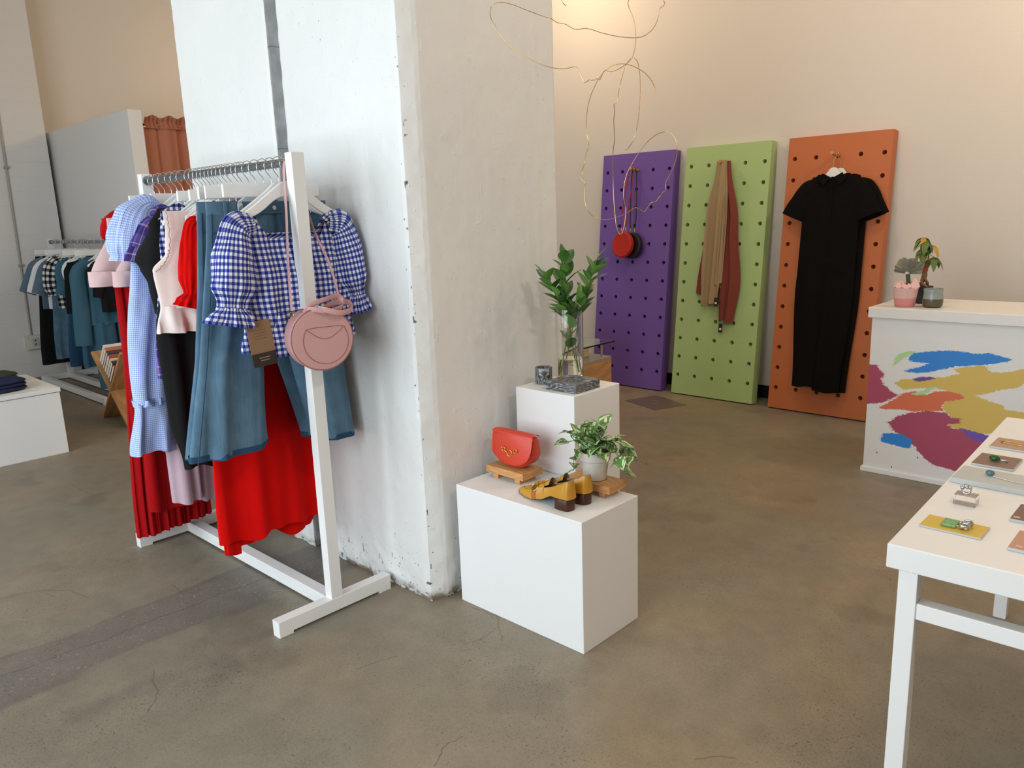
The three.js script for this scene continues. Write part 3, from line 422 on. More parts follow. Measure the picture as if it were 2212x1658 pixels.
// --- navy gingham dress, black top, purple plaid shirt
{
  const X = -3.27; hanger(RACK1, 'wood', X, 0.05, 'white wooden hanger carrying the navy gingham dress', 'hangers on the steel rail by the pillar');
  const t = hung('gingham_dress', 'navy gingham sleeveless dress squeezed behind the blush top', 'dress', RACK1, X, 0.02);
  bodiceTop(t, { mat: fabric.navyGingham, seed: 91, y0: 1.6, y1: 1.12, w0: 0.2, w1: 0.285, th: 0.03, sh: -0.01 });
  part('skirt', cloth({ y0: 1.14, y1: 1.06, W: 0.265, T: 0.03, F: 0.014, K: 60, seed: 92, rows: 10 }), fabric.navyGingham, t);
}
{
  const X = -3.34; hanger(RACK1, 'wood', X, 0.0, 'white wooden hanger carrying the black cap-sleeve top', 'hangers on the steel rail by the pillar');
  const t = hung('black_shell_blouse', 'black cap-sleeve top tapering to the waist beside the purple plaid', 'top', RACK1, X, -0.02);
  part('bodice', cloth({ y0: 1.6, y1: 1.2, W: curve([[0, 0.175], [0.15, 0.22], [0.47, 0.29], [0.53, 0.275], [0.7, 0.25], [1, 0.238]]), T: curve([[0, 0.014], [0.4, 0.04], [1, 0.03]]), C: -0.015, F: 0.006, K: 34, seed: 95, top: (l) => 0.03 * smooth(0.05, 0.12, Math.abs(l)) }), fabric.blackSoft, t);
}
{
  const X = -3.42; hanger(RACK1, 'wood', X, 0.0, 'white wooden hanger carrying the purple plaid shirt', 'hangers on the steel rail by the pillar');
  const t = hung('plaid_shirt', 'purple plaid shirt with short frilled sleeves next to the pale gingham', 'shirt', RACK1, X, -0.02);
  bodiceTop(t, { mat: fabric.plaid, seed: 101, y0: 1.6, y1: 0.9, w0: 0.17, w1: 0.232, th: 0.03, sh: -0.01 });
  for (const s of [-1, 1]) { part('sleeve', sleeve([[s * 0.14, 1.58, 0], [s * 0.19, 1.555, 0.01], [s * 0.225, 1.5, 0.012], [s * 0.245, 1.46, 0.012]], curve([[0, 0.035], [0.5, 0.05], [1, 0.05]]), { flat: 0.6, m: 9, seed: 102 + s, rip: curve([[0, 0.12], [0.5, 0.05], [1, 0.1]]), uv0: 0.14 }), fabric.plaid, t); part('sleeve_frill', sleeve([[s * 0.24, 1.475, 0.012], [s * 0.254, 1.445, 0.012], [s * 0.262, 1.41, 0.012]], curve([[0, 0.042], [1, 0.06]]), { flat: 0.6, m: 8, rip: () => 0.2, rows: 14, uv0: 0.16, seed: 105 + s }), fabric.plaid, t); }
}
// --- pale blue gingham set: crop top and ruffled trousers
{
  const X = -3.5; hanger(RACK1, 'wood', X, -0.02, 'white wooden hanger carrying the pale blue gingham top', 'hangers on the steel rail by the pillar');
  const t = hung('pale_gingham_blouse', 'pale blue gingham crop top with full elasticated sleeves', 'top', RACK1, X, -0.02);
  bodiceTop(t, { mat: fabric.paleGingham, seed: 111, y0: 1.61, y1: 1.36, w0: 0.18, w1: 0.22, th: 0.04 });
  for (const s of [-1, 1]) part('puff_sleeve', sleeve([[s * 0.12, 1.635, 0], [s * 0.17, 1.645, 0.005], [s * 0.222, 1.595, 0.012], [s * 0.248, 1.52, 0.015], [s * 0.256, 1.455, 0.015], [s * 0.26, 1.415, 0.015]], curve([[0, 0.028], [0.18, 0.046], [0.45, 0.082], [0.7, 0.098], [0.88, 0.096], [0.93, 0.088], [1, 0.095]]), { flat: 0.7, m: 22, seed: 112 + s, rip: curve([[0, 0.14], [0.3, 0.05], [0.7, 0.025], [0.92, 0.07], [1, 0.06]]), rows: 64, cols: 110, uv0: 0.22 }), fabric.paleGingham, t);
  part('neck_frill', sleeve([[-0.14, 1.635, 0.012], [-0.05, 1.6, 0.03], [0.05, 1.6, 0.03], [0.14, 1.635, 0.012]], () => 0.02, { flat: 1, m: 8, rip: () => 0.25, rows: 40, uv0: 0.05 }), fabric.paleGingham, t);
  const X2 = -3.56; hanger(RACK1, 'clipSmall', X2, -0.05, 'white clip hanger carrying the ruffled pale gingham trousers', 'hangers on the steel rail by the pillar');
  const q = hung('pale_gingham_trousers', 'pale blue gingham trousers ending in wide gathered ruffles', 'trousers', RACK1, X2, -0.03);
  part('waistband', cloth({ y0: 1.6, y1: 1.55, W: 0.2, T: 0.02, F: 0.008, K: 90, seed: 115, rows: 5 }), fabric.paleGingham, q);
  for (const s of [-1, 1]) {
    const cA = s < 0 ? -0.14 : 0.06, cB = s < 0 ? -0.25 : -0.14, N0 = s < 0 ? 0.03 : -0.03;
    const lg = part('leg', cloth({ y0: 1.55, y1: 0.79, W: curve([[0, 0.1], [0.4, 0.1], [1, 0.072]]), C: curve([[0, cA], [1, cB]]), T: curve([[0, 0.02], [0.5, 0.045], [1, 0.042]]), N: N0, F: curve([[0, 0.005], [1, 0.012]]), K: 46, seed: 116 + s, rows: 60, cols: 100 }), fabric.paleGingham, q);
    part('ruffle_heading', cloth({ y0: 0.81, y1: 0.78, W: 0.075, T: 0.044, C: cB, N: N0, F: 0.016, K: 120, seed: 118 + s, rows: 6 }), fabric.paleGingham, lg);
    part('ruffle', cloth({ y0: 0.79, y1: s < 0 ? 0.57 : 0.55, W: curve([[0, 0.072], [1, 0.092]]), T: curve([[0, 0.042], [1, 0.066]]), C: curve([[0, cB], [1, cB - 0.03]]), N: N0, F: curve([[0, 0.01], [1, 0.022]]), K: 60, seed: 117 + s, hem: 0.006, rows: 30, cols: 110 }), fabric.paleGingham, lg);
  }
}
// --- lilac trousers, rose shorts, deep red set at the far end
{
  const X = -3.62; hanger(RACK1, 'clipSmall', X, 0.03, 'white clip hanger carrying the lilac trousers', 'hangers on the steel rail by the pillar');
  const t = hung('lilac_trousers', 'dusty lilac trousers with sharp pleats hanging below the black pair', 'trousers', RACK1, X, 0.02);
  part('waistband', cloth({ y0: 1.6, y1: 1.55, W: 0.19, T: 0.018, F: 0.004, K: 60, seed: 121, rows: 5 }), fabric.lilac, t);
  for (const s of [-1, 1]) part('leg', cloth({ y0: 1.55, y1: s < 0 ? 0.27 : 0.25, W: curve([[0, 0.1], [1, 0.07]]), C: curve([[0, s * 0.1], [1, s < 0 ? -0.125 : 0.0]]), N: s < 0 ? 0.04 : -0.02, T: curve([[0, 0.02], [1, 0.04]]), F: curve([[0, 0.004], [1, 0.018]]), K: 80, sharp: 0.5, seed: 122 + s, hem: 0.01, rows: 50, cols: 110 }), fabric.lilac, t);
}
{
  const X = -3.69; hanger(RACK1, 'clipSmall', X, 0, 'white clip hanger carrying the rose cuffed shorts', 'hangers on the steel rail by the pillar');
  const t = hung('cuffed_shorts', 'rose cotton shorts with wide turned-up cuffs', 'shorts', RACK1, X, -0.03);
  part('waistband', cloth({ y0: 1.6, y1: 1.55, W: 0.21, T: 0.02, C: -0.06, F: 0.004, K: 40, seed: 131, rows: 5 }), fabric.rose, t);
  for (const s of [-1, 1]) {
    const lg = part('leg', cloth({ y0: 1.555, y1: 1.33, W: curve([[0, 0.11], [1, 0.095]]), T: curve([[0, 0.02], [1, 0.05]]), C: curve([[0, s * 0.05 - 0.1], [1, s < 0 ? -0.262 : -0.2]]), N: s < 0 ? -0.03 : 0.07, F: curve([[0, 0.004], [1, 0.014]]), K: 30, seed: 132 + s }), fabric.rose, t);
    part('turn_up', cloth({ y0: 1.372, y1: 1.305, W: curve([[0, 0.098], [1, 0.102]]), T: curve([[0, 0.054], [1, 0.058]]), C: s < 0 ? -0.262 : -0.2, N: s < 0 ? -0.03 : 0.07, F: 0.014, K: 30, seed: 132 + s, rows: 6 }), fabric.rose, lg);
  }
}
{
  const X = -3.75; hanger(RACK1, 'wood', X, 0, 'white wooden hanger carrying the deep red top by the far post', 'hangers on the steel rail by the pillar');
  const t = hung('deep_red_blouse', 'deep red short-sleeved top showing past the rose shorts', 'top', RACK1, X);
  bodiceTop(t, { mat: fabric.redDeep, seed: 141, y0: 1.6, y1: 1.28, w0: 0.19, w1: 0.2, th: 0.03 });
  for (const s of [-1, 1]) part('puff_sleeve', sleeve([[s * 0.15, 1.6, 0], [s * 0.19, 1.59, 0.01], [s * 0.225, 1.55, 0.012], [s * 0.238, 1.5, 0.012]], curve([[0, 0.035], [0.5, 0.055], [0.85, 0.052], [1, 0.045]]), { flat: 0.7, m: 10, seed: 142 + s, rip: curve([[0, 0.15], [0.5, 0.05], [1, 0.15]]) }), fabric.redDeep, t);
  const X2 = -3.805; hanger(RACK1, 'clipSmall', X2, 0, 'white clip hanger carrying the ribbed crimson trousers', 'hangers on the steel rail by the pillar');
  const q = hung('ribbed_trousers', 'long crimson pleated trousers reaching almost to the rack foot', 'trousers', RACK1, X2);
  part('waistband', cloth({ y0: 1.6, y1: 1.54, W: 0.2, T: 0.02, C: -0.05, F: 0.006, K: 90, seed: 151, rows: 5 }), fabric.redDeep, q);
  for (const s of [-1, 1]) part('leg', cloth({ y0: 1.54, y1: s < 0 ? 0.1 : 0.095, W: curve([[0, 0.1], [0.3, 0.105], [1, 0.118]]), T: curve([[0, 0.02], [1, 0.045]]), C: curve([[0, s * 0.09 - 0.05], [0.3, s < 0 ? -0.145 : 0.03], [1, s < 0 ? -0.19 : -0.035]]), N: s < 0 ? 0.03 : -0.01, F: curve([[0, 0.006], [1, 0.013]]), K: 170, seed: 152 + s, hem: 0.006, rows: 60, cols: 180, drift: 0.5 }), fabric.redDeep, q);
  part('over_layer', cloth({ y0: 1.3, y1: 0.215, W: curve([[0, 0.12], [1, 0.15]]), T: 0.04, C: curve([[0, -0.06], [1, -0.1]]), N: 0.07, F: curve([[0, 0.004], [1, 0.02]]), K: 40, seed: 157, hem: 0.008, rows: 40, cols: 100 }), fabric.redDeep, q);
}
// spare hangers that crowd the rail
[[-2.69, 0.02, 'gingham blouse', 'jeans'], [-2.8, -0.03, 'two pairs of jeans'], [-2.915, 0.05, 'jeans', 'scarlet trousers'], [-3.0, -0.08, 'scarlet trousers', 'scarlet blouse'], [-3.09, -0.14, 'scarlet blouse', 'blush peplum'], [-3.165, -0.1, 'blush peplum', 'black trousers'], [-3.235, 0.06, 'black trousers', 'navy gingham'], [-3.305, 0.04, 'navy gingham', 'black blouse'], [-3.38, 0.03, 'black blouse', 'purple plaid']].forEach(([x, a, p, q], i) => hanger(RACK1, i === 2 || i === 7 ? 'clipSmall' : 'small', x, a, 'empty white ' + (i === 2 || i === 7 ? 'clip hanger' : 'wooden hanger') + ' between the ' + (q ? p + ' and the ' + q : p), 'empty hangers on the pillar-side rail'));

// ---------------------------------------------------------------- round pink shoulder bag hung on the rack
{
  const leather = std(0xc39593, 0.5, { bumpMap: plasterBump, bumpScale: 0.0008 }), inner = std(0x8d5c5c, 0.7);
  const R = 0.118, D = 0.085, cx = -2.484, cy = 1.137, cz = -1.568;
  const t = thing('round_shoulder_bag', 'round dusty pink leather bag hanging by its strap on the rack post', 'bag', [cx, cy, cz], Math.PI / 2 - 0.27);
  // drum body, flattened at the top
  const prof = [[0, D / 2], [R * 0.93, D / 2], [R * 0.985, D / 2 - 0.002], [R, D / 2 - 0.006], [R * 0.985, D / 2 - 0.01], [R * 0.99, 0], [R * 0.985, -D / 2 + 0.01], [R, -D / 2 + 0.006], [R * 0.985, -D / 2 + 0.002], [R * 0.93, -D / 2], [0, -D / 2]];
  const body = lathe(prof, 72); body.rotateX(Math.PI / 2); part('body', xf(body, (v) => { if (v.y > R * 0.86) v.y = R * 0.86 + (v.y - R * 0.86) * 0.45; }), leather, t);
  part('front_seam', new THREE.TorusGeometry(R - 0.003, 0.0022, 6, 80).translate(0, 0, D / 2 - 0.002), inner, t).scale.y = 0.985;
  const pocket = []; for (let i = 0; i <= 60; i++) { const a = Math.PI * (1.13 - 1.26 * 0 + i / 60 * 0.0) ; pocket.push(a); }
  const arc = []; for (let i = 0; i <= 50; i++) { const a = 2.55 + (i / 50) * 4.32; arc.push(V(0.012 + Math.cos(a) * 0.084, -0.008 + Math.sin(a) * 0.084, D / 2 + 0.0006)); }
  const pk = part('pocket', tube([...arc, ...[0.2, 0.5, 0.8].map((q) => V(lerp(arc[50].x, arc[0].x, q), arc[0].y + 0.004, D / 2 + 0.0006)), arc[0]], 0.0013, 160, 5), inner, t);
  const flapArc = []; for (let i = 0; i <= 20; i++) flapArc.push(V(0.012 + lerp(-0.066, 0.066, i / 20), 0.036 - 0.036 * Math.sin(Math.PI * i / 20), D / 2 + 0.0006)); part('pocket_flap', tube(flapArc, 0.0012, 50, 5), inner, pk);
  // zip opening across the top, hand loop
  part('zip', box(-0.07, 0.07, R * 0.915, R * 0.935, -0.006, 0.006, 0.002), inner, t);
  const strip = (pts, w, th, up = V(0, 0, 1), seg = 70) => { const cv = new THREE.CatmullRomCurve3(pts, false, 'centripetal'); return grid(seg, 8, (s, q) => { const c = cv.getPointAt(s), d = cv.getTangentAt(s), b = up.clone().addScaledVector(d, -up.dot(d)).normalize(), n = d.clone().cross(b).normalize(), a = q * Math.PI * 2; c.addScaledVector(b, Math.cos(a) * w / 2).addScaledVector(n, Math.sin(a) * th / 2); return [c.x, c.y, c.z, q * 0.04, s]; }); };
  part('hand_loop', strip([V(-0.05, 0.098, 0.02), V(-0.03, 0.125, 0.035), V(0.02, 0.142, 0.045), V(0.075, 0.148, 0.03), V(0.088, 0.13, 0.03), V(0.08, 0.112, 0.05), V(0.02, 0.1, 0.062), V(-0.02, 0.108, 0.05), V(-0.045, 0.11, 0.03)], 0.02, 0.004, V(0, 1, 0.3)), leather, t);
  part('hand_loop', strip([V(-0.01, 0.112, 0.05), V(0.015, 0.105, 0.066), V(0.06, 0.092, 0.075), V(0.1, 0.095, 0.065), V(0.125, 0.105, 0.03), V(0.115, 0.122, 0.01), V(0.06, 0.12, 0.0), V(0.02, 0.1, 0.0)], 0.022, 0.004, V(0, 1, 0.2)), leather, t);
  // shoulder strap up either side of the post and over the rail behind it (points in world metres)
  const toL = (x, y, z) => V(x, y, z).sub(t.position).applyAxisAngle(V(0, 1, 0), -t.rotation.y);
  const zL = -1.528, zR = -1.632;
  part('strap', strip([toL(-2.5, 1.245, -1.475), toL(-2.53, 1.4, -1.496), toL(-2.575, 1.6, -1.536), toL(-2.604, 1.7, -1.556), toL(-2.606, 1.77, -1.566), toL(-2.606, 1.794, -1.587), toL(-2.606, 1.77, -1.608), toL(-2.6, 1.68, -1.62), toL(-2.57, 1.52, -1.642), toL(-2.53, 1.4, -1.668), toL(-2.505, 1.29, -1.678), toL(-2.5, 1.245, -1.676)], 0.015, 0.003, V(0.35, 0, 1).normalize(), 120), leather, t);
  for (const [x, y, z] of [[-2.5, 1.232, -1.473], [-2.5, 1.232, -1.676]]) { const p = toL(x, y, z); part('ring', new THREE.TorusGeometry(0.009, 0.0016, 8, 20).translate(p.x, p.y, p.z), M.gold, t); }
  for (const [x, y, z] of [[-2.494, 1.262, -1.4755], [-2.497, 1.285, -1.479], [-2.506, 1.33, -1.675], [-2.512, 1.37, -1.669], [-2.5, 1.27, -1.678], [-2.488, 1.215, -1.47], [-2.488, 1.2, -1.468]]) { const p = toL(x, y, z); part('rivet', ball(p.x, p.y, p.z + 0.004, 0.0028, 8), M.gold, t); }
}

// ---------------------------------------------------------------- plinths and what stands on them
const LOW = 0.505, TALL = 0.844;
solo('display_plinth', box(-2.238, -1.596, 0, LOW, -2.322, -1.982, 0.0025), M.whiteMatt, 'low wide white plinth carrying the red bag and mustard shoes', 'plinth');
solo('display_plinth', box(-2.218, -1.902, 0, TALL, -2.632, -2.328, 0.003), M.whiteMatt, 'tall narrow white plinth carrying the glass vase', 'plinth');
function riser(x0, x1, z0, z1, label) {
  const t = thing('wooden_riser', label, 'riser', [(x0 + x1) / 2, LOW, (z0 + z1) / 2]), w = (x1 - x0) / 2, d = (z1 - z0) / 2;
  part('top_board', box(-w, w, 0.022, 0.051, -d, d, 0.0015), M.wood, t);
  for (const s of [-1, 1]) part('foot_block', box(s * w * 0.58 - 0.014, s * w * 0.58 + 0.014, 0.0005, 0.0225, -d + 0.012, d - 0.012, 0.001), M.wood, t);
}
riser(-2.209, -2.003, -2.243, -2.125, 'small honey wood riser under the red half-moon bag');
riser(-1.862, -1.648, -2.32, -2.212, 'small honey wood riser under the trailing plant pot');
{ // red half-moon bag
  const red = std(new THREE.Color().setRGB(0.62, 0.045, 0.018), 0.42, { bumpMap: plasterBump, bumpScale: 0.0006 });
  const t = thing('half_moon_bag', 'small red leather half-moon bag with gold horsebit on a wooden riser', 'bag', [-2.098, LOW + 0.0515, -2.19], 0.02);
  const outline = (w, top, bot) => { const yc = top * 0.66, L = [[-w * 0.985, top - 0.01], [-w, yc]]; for (let i = 1; i < 40; i++) { const a = Math.PI * i / 40; L.push([-w * Math.sign(Math.cos(a)) * Math.pow(Math.abs(Math.cos(a)), 0.86), yc - (yc - bot) * Math.pow(Math.sin(a), 0.86)]); } L.push([w, yc], [w * 0.985, top - 0.01]); return L; };
  const bodyPts = [...outline(0.108, 0.132, 0.003, 0.014), [0.1, 0.132], [-0.1, 0.132]];
  const g = extrude(bodyPts, 0.062, 0.006); part('body', xf(g, (v) => { v.z *= lerp(1.0, 0.55, smooth(0.05, 0.14, v.y)); v.z -= 0.004; }), red, t);
  part('gusset_seam', tube(outline(0.1085, 0.128, 0.003, 0.014).map(([a, b]) => V(a, b, 0.018 * lerp(1, 0.6, smooth(0.05, 0.14, b)))), 0.0015, 90, 6), red, t);
  const fl = extrude([...outline(0.112, 0.14, 0.016, 0.016), [0.108, 0.14], [-0.108, 0.14]], 0.005, 0.0018);
  const flap = part('flap', xf(fl, (v) => { v.z += 0.04 - 0.020 * smooth(0.06, 0.15, v.y) + 0.004 * Math.sin(v.x * 14) - 0.02 * (v.x / 0.112) ** 2 * 0.3; }), red, t);
  const roll = grid(14, 20, (s, q) => { const a = Math.PI * s, k = q * 2 - 1, x = 0.1085 * k; return [x, 0.135 + 0.013 * Math.sin(a) * (1 - 0.3 * k ** 6), -0.002 + 0.0235 * Math.cos(a), x, a * 0.02]; }); part('flap_fold', roll, std(new THREE.Color().setRGB(0.62, 0.045, 0.018), 0.42, { side: THREE.DoubleSide }), t);
  const hz = 0.0375; const bit = part('horsebit', new THREE.TorusGeometry(0.0135, 0.002, 8, 28).translate(0, 0.062, hz), M.gold, t);
  for (const s of [-1, 1]) { part('bit_bar', rod(V(s * 0.013, 0.063, hz), V(s * 0.026, 0.07, hz), 0.0022, 8), M.gold, bit); part('bit_ring', new THREE.TorusGeometry(0.0085, 0.0018, 8, 20).translate(s * 0.032, 0.074, hz), M.gold, bit); part('bit_knob', ball(s * 0.041, 0.08, hz, 0.004, 8), M.gold, bit); }
}
// --- mustard loafers with block heels
const shoeMat = std(0xc08a28, 0.34, { bumpMap: plasterBump, bumpScale: 0.0006 }), lining = std(0x9a9189, 0.8, { side: THREE.DoubleSide }), heelMat = std(0x3a2319, 0.4, { map: woodTex }), tan = std(0xb0562a, 0.5);
heelMat.color.set(0x55382a);
function loafer(label, x, z, turn, mirror) {
  const t = thing('loafer', label, 'shoe', [x, LOW + 0.0005, z], turn, 'pair of mustard loafers'), L = 0.278;
  // length runs along +x from heel (0) to toe (L); halfwidth, sole height
  const hw = curve([[0, 0.024], [0.06, 0.030], [0.3, 0.029], [0.6, 0.039], [0.76, 0.036], [0.9, 0.022], [1, 0.006]]), soleY = curve([[0, 0.042], [0.25, 0.038], [0.52, 0.010], [0.66, 0.002], [0.85, 0.002], [1, 0.005]]), bend = (s) => mirror * 0.008 * Math.sin(s * Math.PI);
  const vampTop = curve([[0.4, 0.058], [0.5, 0.055], [0.62, 0.05], [0.8, 0.034], [0.93, 0.021], [1, 0.008]]), collar = curve([[0, 0.066], [0.1, 0.052], [0.3, 0.034], [0.5, 0.044]]);
  const side = (s) => -s * 0; void side;
  // sole
  part('sole', grid(44, 12, (s, q) => { const a = q * 2 * Math.PI, w = hw(s) + 0.0012, y = soleY(s); return [s * L, y + 0.0022 + 0.0022 * Math.sin(a), bend(s) + w * Math.cos(a)]; }), std(0x2a1a12, 0.5), t);
  // toe and vamp: closed arch from s = .42 to 1
  part('vamp', grid(36, 30, (s0, q) => { const s = lerp(0.42, 1, s0), a = q * Math.PI, w = hw(s), h = vampTop(s); const cx2 = Math.cos(a), sy = Math.sin(a); return [s * L + (s0 < 0.05 ? 0.004 * sy : 0), soleY(s) + 0.003 + h * Math.pow(sy, 0.72), bend(s) + w * Math.sign(cx2) * Math.pow(Math.abs(cx2), 0.85)]; }), std(0xc08a28, 0.34, { side: THREE.DoubleSide }), t);
  // quarters: wall from the vamp round the heel and back
  const wall = (off, hgt) => grid(64, 10, (q, v) => { const k = q * 2 - 1, m = Math.abs(k), sg = Math.sign(k) || 1; const s = m > 0.12 ? lerp(0.0, 0.56, (m - 0.12) / 0.88) : 0.0; const back = m <= 0.12 ? Math.cos(m / 0.12 * Math.PI / 2) : 0; const zz = m <= 0.12 ? Math.sin(m / 0.12 * Math.PI / 2) : 1; const w = (s < 0.06 ? hw(0.03) : hw(s)) - off; const H = collar(s) * hgt; return [s * L - back * 0.012 + (back > 0 ? off * 0.6 : 0) - 0.006 * v * (1 - smooth(0, 0.2, s)) * -0.4, soleY(s) + 0.003 + H * v, bend(s) + sg * w * zz * (1 - 0.36 * v * v * (1 - s))]; });
  part('quarter', wall(0, 1), std(0xc08a28, 0.34, { side: THREE.DoubleSide }), t); part('lining', wall(0.0022, 0.97), lining, t);
  part('insole', grid(20, 8, (s, q) => [lerp(0.0, 0.6, s) * L, soleY(lerp(0, 0.6, s)) + 0.007, bend(lerp(0, 0.6, s)) + lerp(-1, 1, q) * (hw(lerp(0.03, 0.6, s)) - 0.003)]), lining, t);
  // block heel
  const hs = extrude(spline2([[-0.012, 0], [-0.006, 0.02], [0.02, 0.028], [0.05, 0.026], [0.056, 0], [0.05, -0.026], [0.02, -0.028], [-0.006, -0.02]], 32, true), 0.041, 0.001); hs.rotateX(-Math.PI / 2); hs.translate(0.004, 0.0207, 0); part('heel', uvBox(xf(hs, (v) => { v.x += (v.x > 0.03 ? 1 : 0.3) * (0.041 - v.y) * 0.1 * (v.x > 0.03 ? 1 : 0.3); }), 1), heelMat, t);
  // strap across the vamp with round gold emblem
  const sa = 0.56; const st = grid(6, 30, (v, q) => { const s = sa + v * 0.075, a = q * Math.PI, w = hw(s) + 0.0018, h = vampTop(s) + 0.002; return [s * L, soleY(s) + 0.003 + h * Math.pow(Math.sin(a), 0.72), bend(s) + w * Math.sign(Math.cos(a)) * Math.pow(Math.abs(Math.cos(a)), 0.85)]; }); const strap = part('strap', st, std(0xb0562a, 0.5, { side: THREE.DoubleSide }), t);
  const nq = (sd) => { const s = sa + 0.037, a = sd > 0 ? 0.26 * Math.PI : 0.74 * Math.PI; return V(s * L, soleY(s) + 0.006 + vampTop(s) * Math.pow(Math.sin(a), 0.72), bend(s) + (hw(s) + 0.003) * Math.sign(Math.cos(a)) * Math.pow(Math.abs(Math.cos(a)), 0.85)); };
  const c = nq(-1), e = new THREE.CylinderGeometry(0.0155, 0.0155, 0.003, 28); e.rotateX(-0.95); e.translate(c.x, c.y, c.z); part('gold_emblem', e, M.gold, strap);
  const rg = new THREE.TorusGeometry(0.0135, 0.0018, 8, 28); rg.rotateX(-0.95 + Math.PI / 2); rg.translate(c.x, c.y + 0.0012, c.z - 0.0012); part('emblem_ring', rg, M.brass, strap);
  const tong = grid(10, 16, (v, q) => { const a = lerp(0.25, 0.75, q) * Math.PI, s = lerp(0.44, 0.38, v), w = hw(s) * 0.95; return [s * L - 0.006 * v, soleY(0.45) + 0.012 + (vampTop(0.45) + 0.016 * v) * Math.sin(a), bend(s) + w * Math.cos(a)]; }); part('tongue_lining', tong.clone().translate(-0.0015, -0.0012, 0), lining, t); part('tongue', tong, std(0xc08a28, 0.34, { side: THREE.DoubleSide }), t);
  // apron seam
  part('apron_seam', tube(spline2([[0.5, -0.030], [0.7, -0.028], [0.84, -0.018], [0.89, 0], [0.84, 0.018], [0.7, 0.028], [0.5, 0.030]], 40).map(([s, z2]) => { const w = hw(s), ca = clamp(Math.abs(z2) / w, 0, 0.98), a = Math.acos(Math.pow(ca, 1 / 0.85)); return V(s * L, soleY(s) + 0.0035 + vampTop(s) * Math.pow(Math.sin(a), 0.72), bend(s) + z2); }), 0.0011, 80, 5), std(0x96691c, 0.4), t);
}
loafer('mustard leather loafer with wooden block heel, at the plinth front edge', -1.698, -2.048, Math.PI - 0.10, 1);
loafer('mustard leather loafer with wooden block heel, behind its mate by the riser', -1.690, -2.136, Math.PI - 0.06, -1);

// --- leaves
function leafGeo(L, W, curl = 0.25, fold = 0.25, shape = 0.9, rows = 8, cols = 4) {
  return grid(rows, cols, (s, q) => { const k = q * 2 - 1, w = W / 2 * Math.pow(Math.sin(Math.PI * Math.pow(s, shape)), 0.8) * (1 - 0.15 * s), x = k * w; return [x, curl * L * (-s * s) + Math.abs(k) * w * fold, s * L, q, s]; });
}
const vaseLeaves = [leafGeo(0.095, 0.052, 0.15, 0.25, 0.85), leafGeo(0.084, 0.048, 0.3, 0.2, 0.8), leafGeo(0.07, 0.038, 0.1, 0.3, 0.9)];
function placeLeaf(parent, geo, mat, p, dir, roll = 0, sc = 1) {
  const m = part('leaf', geo, mat, parent), z = dir.clone().normalize(), up = Math.abs(z.y) > 0.95 ? V(1, 0, 0) : V(0, 1, 0), x = up.clone().cross(z).normalize(), y = z.clone().cross(x); m.quaternion.setFromRotationMatrix(new THREE.Matrix4().makeBasis(x, y, z)); m.rotateZ(roll); m.position.copy(p); m.scale.setScalar(sc); return m;
}
